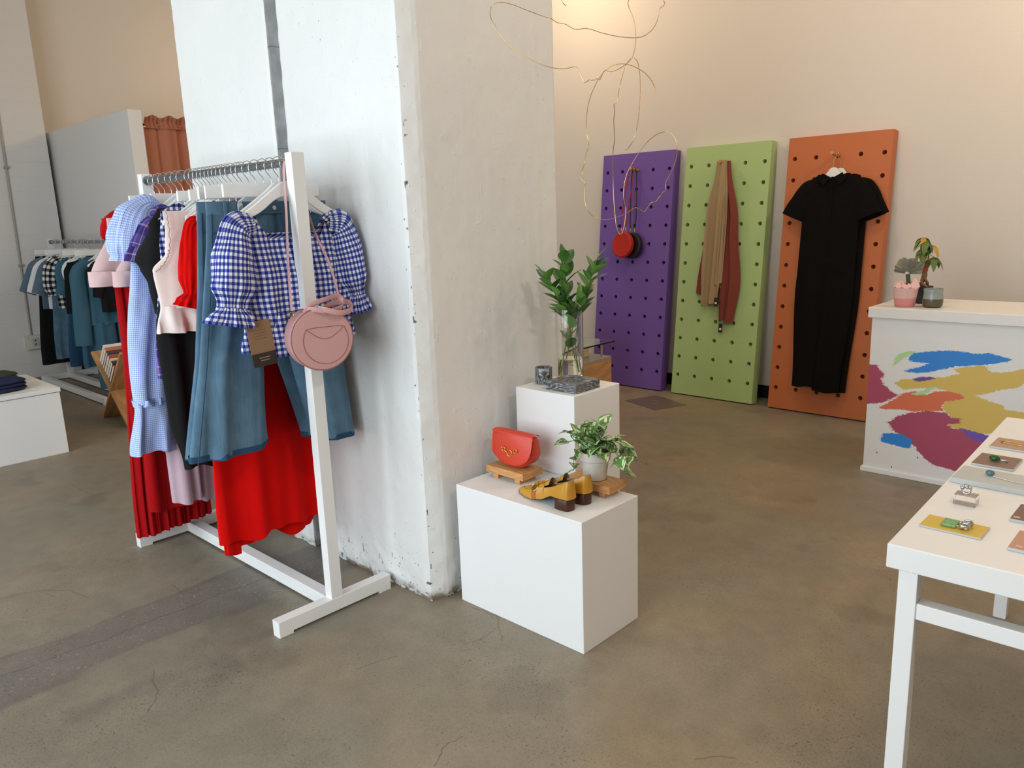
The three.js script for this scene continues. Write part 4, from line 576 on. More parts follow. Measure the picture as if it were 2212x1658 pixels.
{ // cylinder vase with water and two leafy branches
  const cx = -2.098, cz = -2.545, r = 0.059, h = 0.315;
  const t = thing('glass_vase', 'clear cylinder vase half filled with water on the tall plinth', 'vase', [cx, TALL, cz]);
  part('glass_wall', lathe([[0.0, 0.001], [r - 0.002, 0.001], [r, 0.004], [r, h - 0.001], [r - 0.001, h], [r - 0.0035, h], [r - 0.0045, h - 0.001], [r - 0.0045, 0.013], [r - 0.007, 0.011], [0, 0.011]], 64), phys(0xffffff, 0.0, { transmission: 1, thickness: 0.004, ior: 1.45, attenuationColor: new THREE.Color(0xe6f0e6), attenuationDistance: 0.5 }), t);
  const lev = 0.1; part('water', lathe([[0, 0.0115], [r - 0.0052, 0.0135], [r - 0.0052, lev + 0.001], [r - 0.008, lev], [0, lev]], 64), phys(0xffffff, 0.0, { transmission: 1, thickness: 0.1, ior: 1.33, attenuationColor: new THREE.Color(0xdfe0b8), attenuationDistance: 0.25 }), t);
  const Rn = rng(401);
  const branch = (label, pts, start, n, sp) => {
    const b = thing('leafy_branch', label, 'branch'), cv = new THREE.CatmullRomCurve3(pts, false, 'centripetal'); part('stem', new THREE.TubeGeometry(cv, 50, 0.0026, 6), M.stem, b);
    for (let i = 0; i < n; i++) { const s = lerp(start, 1, i / (n - 1)), p = cv.getPointAt(s), d = cv.getTangentAt(s), a = i * 2.4 + Rn() * 0.8, side = V(Math.cos(a), 0.1, Math.sin(a)), dir = d.clone().multiplyScalar(i === n - 1 ? 2 : 0.85 + Rn() * 0.5).add(side.multiplyScalar(i === n - 1 ? 0.1 : 0.95)); placeLeaf(b, vaseLeaves[i % 3], [M.leafDark, M.leafMid, M.leafDark, M.leafLight, M.leafMid][i % 5], p, dir, (Rn() - 0.5) * 0.8, sp * (0.8 + 0.45 * Rn())); }
  };
  // branch tips read from the photograph, at the vase's distance
  const q = (px, py, dx = 0, dz = 0) => { const d = ray(px, py), nrm = V(0.69, 0, 0.72), o = V(cx + dx, 0, cz + dz); return EYE.clone().addScaledVector(d, o.sub(EYE).dot(nrm) / d.dot(nrm)); };
  const B = (px, py) => q(px, py).setY(TALL + 0.018);
  branch('upright leafy branch in the vase, reaching the top of the bunch', [q(1246, 800), q(1236, 740), q(1228, 690), q(1222, 630), q(1218, 585, 0, 0.01), q(1216, 556)], 0.42, 18, 1);
  branch('left-leaning leafy branch in the vase', [q(1212, 800), q(1222, 745), q(1232, 700), q(1214, 660, 0.01, 0.03), q(1196, 626, 0.01, 0.05), q(1178, 598, 0.01, 0.06)], 0.5, 15, 0.95);
  branch('right-leaning leafy branch in the vase', [q(1250, 802), q(1243, 750), q(1250, 690), q(1260, 650), q(1272, 612), q(1286, 572)], 0.52, 17, 1);
  branch('short low branch with drooping leaves at the vase mouth', [q(1216, 800), q(1228, 755), q(1236, 712), q(1240, 680, 0.02, 0.01), q(1248, 640, 0.03, 0.02)], 0.3, 9, 0.95);
}
{ // grey marble cup and tray
  const c = thing('marble_cup', 'small grey veined marble cup on the tall plinth by the pillar', 'cup', [-2.168, TALL, -2.452]);
  part('cup_body', uvBox(lathe([[0, 0.0005], [0.034, 0.0005], [0.0365, 0.003], [0.0365, 0.068], [0.0355, 0.07], [0.0315, 0.07], [0.0305, 0.068], [0.0305, 0.012], [0, 0.012]], 48)), std(0xffffff, 0.35, { map: (() => { const m = marbleTex.clone(); m.rotation = Math.PI / 2; m.needsUpdate = true; return m; })() }), c);
  const t = thing('marble_tray', 'square grey veined marble dish with a round hollow on the tall plinth', 'tray', [-2.0, TALL + 0.0005, -2.441]);
  const s = new THREE.Shape([[-0.08, -0.078], [0.08, -0.078], [0.08, 0.078], [-0.08, 0.078]].map((p) => new THREE.Vector2(...p))); const ho = new THREE.Path(); ho.absarc(0, 0, 0.05, 0, Math.PI * 2, true); s.holes.push(ho);
  const g = new THREE.ExtrudeGeometry(s, { depth: 0.034, bevelEnabled: true, bevelSize: 0.0015, bevelThickness: 0.0015, bevelOffset: -0.0015, bevelSegments: 2, curveSegments: 40 }); g.rotateX(-Math.PI / 2); g.translate(0, 0.0015, 0);
  part('block', uvBox(g, 1), M.marble, t); part('hollow', uvBox(lathe([[0, 0.014], [0.03, 0.0155], [0.045, 0.022], [0.0498, 0.034]], 40)), std(0xffffff, 0.35, { map: marbleTex, side: THREE.DoubleSide }), t);
}
{ // trailing variegated plant in a white pot
  const p0 = onPlane(1286, 1034, 'y', LOW + 0.052), px = -1.752, pz = -2.263;
  const t = thing('trailing_potted_plant', 'trailing green and cream plant in a white pot on the riser', 'potted plant', [px, LOW + 0.0515, pz]);
  part('pot', lathe([[0, 0.0005], [0.041, 0.0005], [0.043, 0.003], [0.053, 0.078], [0.058, 0.078], [0.0595, 0.081], [0.0615, 0.110], [0.060, 0.112], [0.055, 0.112], [0.053, 0.108], [0.050, 0.095], [0, 0.094]], 56), std(0xc9c3b8, 0.6, { bumpMap: plasterBump, bumpScale: 0.001 }), t);
  part('soil', new THREE.CylinderGeometry(0.0525, 0.0505, 0.012, 32).translate(0, 0.1, 0), std(0x2b211a, 0.95), t);
  const vt = (sd) => texOf(canvasOf(128, 128, (c) => { c.fillStyle = '#5f8a44'; c.fillRect(0, 0, 128, 128); const R = rng(sd); for (let i = 0; i < 26; i++) { c.fillStyle = ['#e3e6cc', '#cfdcae', '#3f6f30', '#7ca257'][i % 4]; c.beginPath(); const x = R() * 128, y = R() * 128, l = 8 + R() * 26; c.ellipse(x, y, 3 + R() * 9, l, (x < 64 ? 0.5 : -0.5), 0, 7); c.fill(); } }));
  const vm = [1, 2, 3].map((s) => std(0xffffff, 0.4, { map: vt(s), side: THREE.DoubleSide })), lg = [leafGeo(0.058, 0.044, 0.3, 0.2, 0.62), leafGeo(0.05, 0.038, 0.45, 0.18, 0.6), leafGeo(0.066, 0.048, 0.2, 0.2, 0.65)], R = rng(777);
  const vine = (pts, n) => { const cv = new THREE.CatmullRomCurve3(pts, false, 'centripetal'); part('vine', new THREE.TubeGeometry(cv, 24, 0.0016, 5), M.stem, t); for (let i = 0; i < n; i++) { const s = 0.25 + 0.75 * i / Math.max(1, n - 1), p = cv.getPointAt(s), d = cv.getTangentAt(s), a = R() * 6.28; placeLeaf(t, lg[i % 3], vm[(i + n) % 3], p, d.clone().multiplyScalar(0.7).add(V(Math.cos(a), 0.25 + 0.3 * R(), Math.sin(a)).multiplyScalar(0.9)), (R() - 0.5) * 0.9, 0.85 + 0.4 * R()); } };
  const side = V(0.72, 0, -0.69), fwd = V(0.69, 0, 0.72), P = (a, y, b) => side.clone().multiplyScalar(a).addScaledVector(fwd, b).setY(y);
  vine([P(-0.01, 0.1, 0), P(-0.045, 0.16, 0.01), P(-0.075, 0.185, 0.02), P(-0.105, 0.19, 0.02)], 6);
  vine([P(-0.02, 0.1, 0.02), P(-0.06, 0.13, 0.03), P(-0.08, 0.11, 0.04), P(-0.085, 0.05, 0.045)], 5);
  vine([P(-0.03, 0.1, 0), P(-0.07, 0.15, 0.0), P(-0.1, 0.15, 0.0)], 4);
  vine([P(0.0, 0.1, 0), P(-0.015, 0.17, 0.0), P(-0.03, 0.205, 0.01)], 6);
  vine([P(0.01, 0.1, 0), P(0.02, 0.16, 0.02), P(0.035, 0.19, 0.03)], 6);
  vine([P(0.0, 0.1, 0.03), P(0.0, 0.14, 0.05), P(0.01, 0.12, 0.075)], 7);
  vine([P(0.03, 0.1, 0), P(0.07, 0.15, 0.02), P(0.105, 0.13, 0.03), P(0.125, 0.095, 0.03)], 7);
  vine([P(0.03, 0.1, 0.02), P(0.075, 0.11, 0.04), P(0.095, 0.06, 0.05), P(0.105, 0.035, 0.05)], 7);
  vine([P(0.03, 0.1, -0.02), P(0.09, 0.15, -0.03), P(0.12, 0.1, -0.03), P(0.15, 0.06, -0.02)], 6);
  vine([P(-0.01, 0.1, -0.03), P(0.0, 0.17, -0.04), P(0.03, 0.2, -0.04)], 6);
  for (let i = 0; i < 16; i++) { const a = i * 2.4, r = 0.02 + 0.03 * R(); placeLeaf(t, lg[i % 3], vm[i % 3], V(Math.cos(a) * r, 0.11 + 0.05 * R(), Math.sin(a) * r), V(Math.cos(a), 0.5 + R(), Math.sin(a)), R() - 0.5, 0.9 + 0.3 * R()); }
}
{ // low display case behind the tall plinth
  const x1 = -2.93, z0 = -3.97, x0 = -3.75, z1 = -2.95, H = 0.65;
  const t = thing('display_case', 'light oak display case with a glass tray top behind the tall plinth', 'display case');
  part('cabinet', box(x0, x1, 0.02, H - 0.022, z0, z1, 0.003), M.oak, t); part('plinth_base', box(x0 + 0.03, x1 - 0.03, 0, 0.02, z0 + 0.03, z1 - 0.03), M.black, t); part('metal_edge', box(x0, x1, H - 0.022, H, z0, z1, 0.002), std(0xa79f95, 0.4, { metalness: 0.4 }), t);
  for (const [x, z] of [[x1 - 0.04, z0 + 0.05], [x1 - 0.04, z1 - 0.05], [x0 + 0.04, z0 + 0.05], [x0 + 0.04, z1 - 0.05]]) part('standoff', rod(V(x, H, z), V(x, H + 0.088, z), 0.007, 16), M.chrome, t);
  part('glass_top', box(x0 - 0.01, x1 + 0.012, H + 0.088, H + 0.097, z0 - 0.02, z1 + 0.01, 0.001), phys(0xe8f0ec, 0.02, { transmission: 1, thickness: 0.01, ior: 1.5, attenuationColor: new THREE.Color(0x6f8a80), attenuationDistance: 0.15 }), t);
  solo('cream_tray', merge([box(x0 + 0.1, x1 - 0.1, H + 0.001, H + 0.06, z0 + 0.1, z1 - 0.15, 0.004)]), std(0xd8c79a, 0.7), 'cream box lying under the glass of the oak case', 'box');
  const r = thing('ring_tray', 'small row of rings lying on the glass of the oak case', 'tray', [x0 + 0.35, H + 0.0975, z0 + 0.1]); part('pad', box(-0.05, 0.05, 0, 0.008, -0.02, 0.02, 0.002), fabric.tagBlack, r); for (let i = 0; i < 3; i++) part('ring', new THREE.TorusGeometry(0.009, 0.002, 6, 16).translate(-0.03 + i * 0.03, 0.015, 0), M.chrome, r);
  solo('grey_carton', box(-4.45, -4.05, 0, 0.62, -4.95, -4.55, 0.006), std(0xa9a08f, 0.8), 'grey-beige carton standing on the floor behind the oak case', 'box');
  solo('yellow_carton', box(-4.55, -4.2, 0, 0.8, -4.3, -3.95, 0.006), std(0xd0a862, 0.8), 'tall yellow carton seen through the vase behind the oak case', 'box');
}

// ---------------------------------------------------------------- three leaning peg panels and what hangs on them
const LEAN = 0.103, PANEL_Z = -5.652, PW = 0.739, PH = 2.03, PT = 0.088;
function leaning(o, x0) { o.position.set(x0, 0.0095, PANEL_Z); o.rotation.set(-LEAN, 0, 0); return o; }
const panelGeo = (() => {
  const s = new THREE.Shape([[0, 0], [PW, 0], [PW, PH], [0, PH]].map((p) => new THREE.Vector2(...p)));
  for (let i = 0; i < 5; i++) for (let j = 0; j < 12; j++) { const h = new THREE.Path(); h.absarc(0.053 + i * 0.1595, 0.16 + j * 0.1562, 0.016, 0, Math.PI * 2, true); s.holes.push(h); }
  const g = new THREE.ExtrudeGeometry(s, { depth: PT, bevelEnabled: false, curveSegments: 10 }); g.translate(0, 0, -PT); return uvBox(g);
})();
const pegGeo = rod(V(0, 0, -PT + 0.004), V(0, 0.006, 0.115), 0.0125, 20);
function pegPanel(x0, rgb, label) {
  const t = leaning(thing('peg_panel', label, 'panel', [0, 0, 0], 0, undefined), x0);
  const paint = std(new THREE.Color().setRGB(...rgb), 0.55, { bumpMap: plasterBump, bumpScale: 0.0008 });
  part('board', panelGeo, paint, t);
  part('back_skin', box(0.004, PW - 0.004, 0.004, PH - 0.004, -PT - 0.002, -PT + 0.0005), paint, t);
  const p = part('peg', pegGeo, M.wood, t); p.position.set(0.372, 0.16 + 11 * 0.1562 + 0.0, 0); return t;
}
const P1 = -4.391, P2 = -3.543, P3 = -2.668, PEGY = 0.16 + 11 * 0.1562;
pegPanel(P1, [0.165, 0.085, 0.38], 'purple door-sized peg panel leaning on the back wall');
pegPanel(P2, [0.41, 0.575, 0.245], 'pale green door-sized peg panel leaning on the back wall');
pegPanel(P3, [0.52, 0.148, 0.045], 'burnt orange door-sized peg panel leaning on the back wall');

function discBag(label, x0, cx, cy, n, mat, rim, hang, seed) {
  const t = leaning(thing('round_disc_bag', label, 'bag'), x0), R = 0.112, D = 0.046;
  const g = lathe([[0, D / 2 - 0.004], [R * 0.8, D / 2 - 0.004], [R * 0.84, D / 2], [R * 0.93, D / 2], [R, D / 2 - 0.008], [R * 0.985, 0], [R, -D / 2 + 0.008], [R * 0.93, -D / 2], [0, -D / 2]], 56); g.rotateX(Math.PI / 2); g.rotateY(-0.12); g.translate(cx, cy, n); part('drum', g, mat, t);
  part('rim', new THREE.TorusGeometry(R - 0.003, 0.003, 8, 60).rotateY(-0.12).translate(cx, cy, n + D / 2 - 0.006), rim, t);
  for (const s of [-1, 1]) {
    part('cord', tube([V(cx + s * 0.022, cy + R + 0.03, n), V(cx + s * 0.03, cy + R + 0.15, lerp(n, hang, 0.3)), V(0.372 + s * 0.026, PEGY - 0.06, hang), V(0.372 + s * 0.012, PEGY + 0.011, hang), V(0.372, PEGY + 0.017, hang)], 0.0045, 50, 8), rim, t);
    const c = part('clasp', merge([rod(V(cx + s * 0.022, cy + R + 0.034, n), V(cx + s * 0.022, cy + R + 0.006, n), 0.005, 10), new THREE.TorusGeometry(0.008, 0.002, 6, 14).translate(cx + s * 0.022, cy + R - 0.001, n)]), M.brass, t);
  }
}
const redLeather = std(new THREE.Color().setRGB(0.50, 0.02, 0.01), 0.5), redCord = std(new THREE.Color().setRGB(0.33, 0.015, 0.02), 0.6), blackLeather = std(0x1d1a1a, 0.5);
discBag('round red disc bag hanging by red cords from the purple panel', P1, 0.335, 1.242, 0.105, redLeather, redCord, 0.095);
discBag('round black disc bag hanging behind the red one on the purple panel', P1, 0.385, 1.238, 0.045, blackLeather, blackLeather, 0.045);
function scarf(label, mat, ends, tagAt) {
  const t = leaning(thing('scarf', label, 'scarf'), P2);
  for (const e of ends) part('hanging_end', cloth({ y0: PEGY + 0.016, rows: 60, cols: 90, pw: 0.8, hem: 0.012, ...e }), mat, t);
  const b = part('fringe', merge(ends.flatMap((e, k) => { const L = []; const R = rng(900 + k + e.seed); for (let i = 0; i < 26; i++) { const x = e.C(1) + (R() * 2 - 1) * e.W(1) * 0.95, z = e.N(1) + 0.01 * (R() - 0.5); L.push(rod(V(x, e.y1 + 0.012, z), V(x + 0.004 * (R() - 0.5), e.y1 - 0.016 - 0.012 * R(), z), 0.0009, 4)); } return L; })), mat, t);
  if (tagAt) { const g = thing('price_tag', tagAt[3], 'tag'); leaning(g, P2); part('card', box(tagAt[0] - 0.016, tagAt[0] + 0.016, tagAt[1] - 0.035, tagAt[1] + 0.035, tagAt[2], tagAt[2] + 0.002), fabric.tagBlack, g); part('sticker', box(tagAt[0] - 0.009, tagAt[0] + 0.009, tagAt[1] - 0.014, tagAt[1], tagAt[2] + 0.002, tagAt[2] + 0.0028), fabric.tagWhite, g); part('string', rod(V(tagAt[0], tagAt[1] + 0.035, tagAt[2] + 0.001), V(tagAt[0] - 0.004, tagAt[1] + 0.075, tagAt[2]), 0.0008, 4), fabric.tagBlack, g); }
}
const linen = (c) => std(c, 0.92, { side: THREE.DoubleSide, bumpMap: creaseBump, bumpScale: 0.004 });
scarf('fine rust-red scarf draped over the peg of the green panel', linen(0x7e3a30), [{ y1: 0.86, W: curve([[0, 0.03], [0.4, 0.05], [1, 0.04]]), C: curve([[0, 0.36], [0.5, 0.29], [1, 0.236]]), N: curve([[0, 0.045], [0.2, 0.04], [1, 0.025]]), T: 0.012, F: curve([[0, 0.006], [1, 0.008]]), K: 110, seed: 301 }, { y1: 0.635, W: curve([[0, 0.042], [0.35, 0.066], [0.75, 0.088], [1, 0.062]]), C: curve([[0, 0.39], [0.4, 0.462], [0.75, 0.49], [1, 0.478]]), N: curve([[0, 0.045], [0.2, 0.045], [1, 0.028]]), T: 0.014, F: curve([[0, 0.006], [0.5, 0.012], [1, 0.012]]), K: 80, seed: 305 }], [0.437, 0.582, 0.03, 'small black price tag with a white sticker below the rust scarf']);
scarf('fine sand-coloured scarf draped over the peg of the green panel', linen(0xa28c69), [{ y1: 0.775, W: curve([[0, 0.042], [0.06, 0.046], [0.35, 0.078], [0.7, 0.09], [1, 0.074]]), C: curve([[0, 0.372], [0.4, 0.352], [1, 0.332]]), N: curve([[0, 0.085], [0.2, 0.085], [1, 0.055]]), T: 0.016, F: curve([[0, 0.010], [0.5, 0.018], [1, 0.018]]), K: 78, seed: 311 }, { y1: 0.93, W: curve([[0, 0.02], [0.4, 0.045], [1, 0.05]]), C: curve([[0, 0.39], [0.5, 0.4], [1, 0.385]]), N: curve([[0, 0.075], [0.3, 0.078], [1, 0.06]]), T: 0.012, F: 0.012, K: 100, seed: 315 }], [0.405, 0.79, 0.075, 'small black price tag tucked under the sand scarf']);
function jumpsuit(label, dx, n, mat, seed, hangLabel) {
  const h = leaning(thing('coat_hanger', hangLabel, 'hanger', [0, 0, 0], 0, 'hangers on the orange panel peg'), P3);
  const hk = part('hook', tube([V(0.372 - 0.012, PEGY - 0.004, n), V(0.372 - 0.010, PEGY + 0.014, n), V(0.376, PEGY + 0.02, n), V(0.394, PEGY + 0.006, n), V(0.392, PEGY - 0.02, n), V(0.38 + dx, PEGY - 0.05, n), V(0.38 + dx, PEGY - 0.085, n)], 0.0022, 44, 6), M.brass, h);
  const a = part('arms', armSmall, M.white, h); a.position.set(0.385 + dx, PEGY - 0.092, n); a.scale.set(0.8, 1.25, 0.9);
  const t = leaning(thing('jumpsuit', label, 'jumpsuit'), P3), c = 0.39 + dx;
  part('bodice', cloth({ y0: 1.71, y1: 0.9, W: curve([[0, 0.115], [0.04, 0.16], [0.1, 0.208], [0.28, 0.203], [0.75, 0.206], [1, 0.21]]), C: curve([[0, c], [1, c]]), N: n, T: curve([[0, 0.014], [0.25, 0.028], [0.7, 0.027], [1, 0.008]]), F: curve([[0, 0.003], [1, 0.009]]), K: 34, seed, top: (l) => 0.03 * smooth(0.03, 0.09, Math.abs(l)) - 0.02 * smooth(0.1, 0.2, Math.abs(l)), rows: 50 }), mat, t);
  for (const s of [-1, 1]) {
    part('leg', cloth({ y0: 1.24, y1: s < 0 ? 0.205 : 0.185, W: curve([[0, 0.096], [0.3, 0.11], [1, 0.1]]), C: curve([[0, c + s * 0.1], [0.3, c + s * 0.099], [1, c + s * 0.074]]), N: n, T: curve([[0, 0.006], [0.3, 0.027], [1, 0.027]]), F: curve([[0, 0.006], [1, 0.009]]), K: 40, seed: seed + 3 + s, hem: 0.006, rows: 50 }), mat, t);
    part('sleeve', sleeve([[c + s * 0.105, 1.675, n], [c + s * 0.18, 1.625, n], [c + s * 0.235, 1.53, n + 0.004], [c + s * 0.272, 1.44, n + 0.004]], curve([[0, 0.05], [0.3, 0.072], [1, 0.088]]), { flat: 0.32, m: 5, seed: seed + 6 + s, rip: () => 0.04, rows: 30 }), mat, t);
    part('collar', extrude([[c + s * 0.012, 1.715], [c + s * 0.07, 1.745], [c + s * 0.098, 1.70], [c + s * 0.055, 1.655]].map(([x, y]) => [x, y]).sort((p, q) => 0), 0.006, 0.001).translate(0, 0, n + 0.03), mat, t);
  }
  part('placket', box(c - 0.016, c + 0.016, 1.16, 1.66, n + 0.027, n + 0.033, 0.002), mat, t);
  part('neck_label', box(c - 0.02, c + 0.02, 1.688, 1.708, n - 0.006, n - 0.004), fabric.tagWhite, t).scale.set(1, 1, 1);
}
jumpsuit('black short-sleeved jumpsuit hanging in front on the orange panel', 0, 0.085, cloth_(0x0f0c0a), 501, 'white hanger with a brass hook in the front black jumpsuit');
jumpsuit('second black jumpsuit, its sleeve and hem showing past the front one', 0.028, 0.036, cloth_(0x100d0b), 521, 'white hanger with a brass hook in the rear black jumpsuit');

// ---------------------------------------------------------------- painted counter
{
  const t = thing('service_counter', 'white counter with abstract painted brush strokes on its front', 'counter'), x0 = -1.562, x1 = 1.5, zf = -4.592, zb = -5.12, H = 0.969;
  part('worktop', box(x0 - 0.018, x1 + 0.02, H - 0.058, H, zb - 0.02, zf + 0.02, 0.003), std(new THREE.Color().setRGB(0.78, 0.765, 0.73), 0.32), t);
  part('carcass', box(x0, x1, 0.03, H - 0.058, zb, zf - 0.004, 0.002), M.white, t);
  part('base_trim', box(x0 - 0.012, x1, 0, 0.03, zb, zf + 0.012, 0.004), M.white, t);
  const XA = x0, XB = 0.75, NX = 2048, NY = 800, YB = H - 0.058, toC = (p) => [(p.x - XA) / (XB - XA) * NX, (1 - p.y / YB) * NY];
  const K = 0.33787, z3 = ([x, y]) => toC(onPlane(1840 + K * x, 500 + K * y, 'z', zf));
  const strokes = [
    ['#d6b85f', [[315, 945], [400, 945], [520, 935], [600, 930], [690, 910], [660, 880], [700, 870], [850, 855], [880, 895], [960, 905], [1050, 890], [1101, 880], [1300, 850], [1500, 900], [1400, 960], [1101, 975], [1050, 1000], [960, 1010], [850, 1040], [780, 1045], [880, 1085], [960, 1110], [980, 1140], [1050, 1150], [1101, 1160], [1250, 1180], [1101, 1230], [1000, 1290], [880, 1290], [800, 1290], [690, 1265], [600, 1240], [640, 1225], [690, 1230], [640, 1190], [580, 1130], [600, 1085], [690, 1060], [700, 1050], [640, 1025], [540, 1000], [400, 1000], [330, 1010], [275, 970]]],
    ['#a84863', [[120, 850], [160, 852], [185, 890], [210, 915], [185, 935], [200, 975], [240, 1015], [290, 1045], [250, 1070], [180, 1095], [90, 1100], [90, 850]]],
    ['#d86f49', [[165, 1125], [230, 1095], [290, 1060], [330, 1035], [400, 1020], [480, 1045], [540, 1020], [620, 1022], [690, 1040], [715, 1060], [690, 1075], [600, 1085], [570, 1120], [590, 1145], [480, 1145], [400, 1150], [300, 1135], [220, 1135]]],
    ['#a84863', [[235, 1220], [290, 1180], [380, 1158], [480, 1148], [590, 1155], [640, 1190], [690, 1195], [690, 1225], [640, 1228], [600, 1232], [640, 1260], [690, 1265], [760, 1310], [830, 1350], [950, 1400], [1000, 1480], [900, 1560], [780, 1560], [665, 1530], [600, 1510], [520, 1490], [470, 1450], [420, 1400], [385, 1350], [300, 1290], [260, 1265]]],
    ['#7250ae', [[690, 1255], [730, 1265], [880, 1305], [950, 1340], [900, 1380], [830, 1350], [750, 1320]]],
    ['#2b84d8', [[380, 780], [470, 768], [600, 760], [720, 768], [780, 782], [880, 778], [960, 800], [1015, 815], [1000, 832], [900, 845], [780, 855], [660, 862], [560, 885], [470, 900], [400, 903], [345, 893], [350, 885], [430, 868], [500, 840], [400, 832], [370, 820]]],
    ['#2b84d8', [[180, 1325], [205, 1310], [190, 1295], [250, 1288], [320, 1295], [350, 1315], [385, 1335], [375, 1380], [330, 1380], [260, 1360], [200, 1345]]],
    ['#b0d998', [[265, 860], [275, 815], [310, 780], [360, 765], [410, 765], [370, 790], [320, 815], [290, 840]]], ['#b0d998', [[380, 1035], [440, 1020], [500, 1000], [545, 988], [510, 1015], [460, 1040], [410, 1045]]],
    ['#6a4a8e', [[398, 945], [420, 934], [460, 930], [505, 930], [522, 936], [500, 946], [455, 954], [415, 956]]],
  ];
  const tex = texOf(canvasOf(NX, NY, (c) => {
    c.fillStyle = '#e4e4e3'; c.fillRect(0, 0, NX, NY); const R = rng(91);
    for (const [col, poly] of strokes) {
      const P = poly.map(z3); c.fillStyle = col; c.beginPath();
      P.forEach((p, i) => { const q = P[(i + 1) % P.length], n = Math.max(3, Math.hypot(q[0] - p[0], q[1] - p[1]) / 5 | 0); for (let k = 0; k < n; k++) { const x = lerp(p[0], q[0], k / n) + (R() - 0.5) * 9, y = lerp(p[1], q[1], k / n) + (R() - 0.5) * 6; i || k ? c.lineTo(x, y) : c.moveTo(x, y); } }); c.closePath(); c.fill();
      c.strokeStyle = col; for (let i = 0; i < P.length; i++) { const p = P[i], q = P[(i + 1) % P.length]; for (let k = 0; k < 7; k++) { const f = R(), x = lerp(p[0], q[0], f), y = lerp(p[1], q[1], f); c.lineWidth = 0.7 + R() * 1.4; c.globalAlpha = 0.75; c.beginPath(); c.moveTo(x - 14 * R(), y + (R() - 0.5) * 4); c.lineTo(x + 14 * R(), y + (R() - 0.5) * 4); c.stroke(); c.globalAlpha = 1; } }
    }
    c.fillStyle = '#3c3a38'; for (const [x, y] of [[160, 1412], [420, 1445], [268, 1568], [253, 1505]]) { const p = z3([x, y]); c.fillRect(p[0] - 2, p[1] - 5, 4, 9); }
  })); tex.wrapS = tex.wrapT = THREE.ClampToEdgeWrapping;
  const g = new THREE.BoxGeometry(x1 - x0, YB - 0.03, 0.004); g.translate((x0 + x1) / 2, (YB + 0.03) / 2, zf - 0.002); const p = g.attributes.position, uv = g.attributes.uv; for (let i = 0; i < p.count; i++) uv.setXY(i, (p.getX(i) - XA) / (XB - XA), p.getY(i) / YB);
  part('painted_front', g, std(0xffffff, 0.5, { map: tex }), t, 'white front panel painted with blue, yellow, magenta and orange strokes');

  // things on the counter
  const pk = thing('crested_succulent', 'fan-shaped grey-green crested succulent in a two-tone pink pot', 'potted plant', [-1.424, H + 0.0005, -4.68]);
  const potP = (y) => lerp(0.05, 0.066, y / 0.108);
  part('pot_lower', lathe([[0, 0], [0.05, 0], [potP(0.05), 0.05]], 48), std(0xd98f8d, 0.45), pk); part('pot_upper', lathe([[potP(0.05), 0.05], [0.066, 0.108], [0.062, 0.108], [0.058, 0.09], [0, 0.088]], 48), std(0xdfb3b0, 0.45, { side: THREE.DoubleSide }), pk);
  part('tissue_paper', grid(10, 60, (s, q) => { const a = q * 2 * Math.PI, n = fbm(Math.cos(a) * 3 + 5, Math.sin(a) * 3 + 5, 3, 7), r = 0.02 + s * (0.022 + 0.042 * n); return [Math.cos(a) * r, 0.104 + 0.03 * Math.sin(s * 3.1) * n * 2 + 0.008 * Math.sin(a * 9) * s, Math.sin(a) * r]; }), std(0xe3bab6, 0.85, { side: THREE.DoubleSide }), pk);
  const vd = V(0.28, 0, 0.96), sd = V(0.96, 0, -0.28);
  part('stalk', new THREE.TubeGeometry(new THREE.CatmullRomCurve3([V(0.012, 0.1, 0), V(0.012, 0.14, 0), V(0.006, 0.18, 0)]), 20, 0.011, 10), std(0x2e4a33, 0.5), pk);
  part('crest', grid(20, 70, (s, q) => { const a = lerp(-0.25, 3.5, q), rr = lerp(0.012, 0.082, s) * (0.72 + 0.56 * fbm(q * 6, 2, 3, 15)), w = 0.006 * s * Math.sin(q * 75) + 0.026 * s * Math.sin(q * 13) + 0.012 * (fbm(q * 8, s * 5, 2, 16) - 0.5); const l = -Math.cos(a) * rr * 0.92, y = 0.185 + Math.sin(a) * rr * 0.85 + 0.02 * s; return [sd.x * l + vd.x * w, y, sd.z * l + vd.z * w, q * 4, s]; }), std(0x9a9a88, 0.75, { side: THREE.DoubleSide, bumpMap: plasterBump, bumpScale: 0.012 }), pk);
  const tr = thing('braided_money_tree', 'little braided-trunk tree with drooping leaves in a dark blue pot', 'potted plant', [-1.39, H + 0.0005, -4.88]);
  part('pot', lathe([[0, 0], [0.042, 0], [0.052, 0.098], [0.048, 0.098], [0.046, 0.085], [0, 0.083]], 40), std(0x1f2733, 0.4), tr);
  for (let k = 0; k < 3; k++) { const P = []; for (let i = 0; i <= 14; i++) { const s = i / 14, a = k * 2.094 + s * 7, r = lerp(0.026, 0.006, smooth(0, 0.45, s)) + 0.004 * (1 - s); P.push(V(Math.cos(a) * r, 0.08 + s * 0.15, Math.sin(a) * r)); } part('trunk', tube(P, 0.0085, 40, 8), std(0x8a6a4e, 0.8), tr); }
  part('red_tie', new THREE.CylinderGeometry(0.017, 0.018, 0.018, 16).translate(0, 0.19, 0), std(0xb03a2a, 0.6), tr);
  const R = rng(61), lg = leafGeo(0.075, 0.034, 0.5, 0.15, 0.8);
  const tm = [std(0x3d5a26, 0.5, { side: THREE.DoubleSide }), std(0x55702f, 0.5, { side: THREE.DoubleSide }), std(0x6b7f36, 0.5, { side: THREE.DoubleSide }), std(0xb58a2c, 0.5, { side: THREE.DoubleSide })];
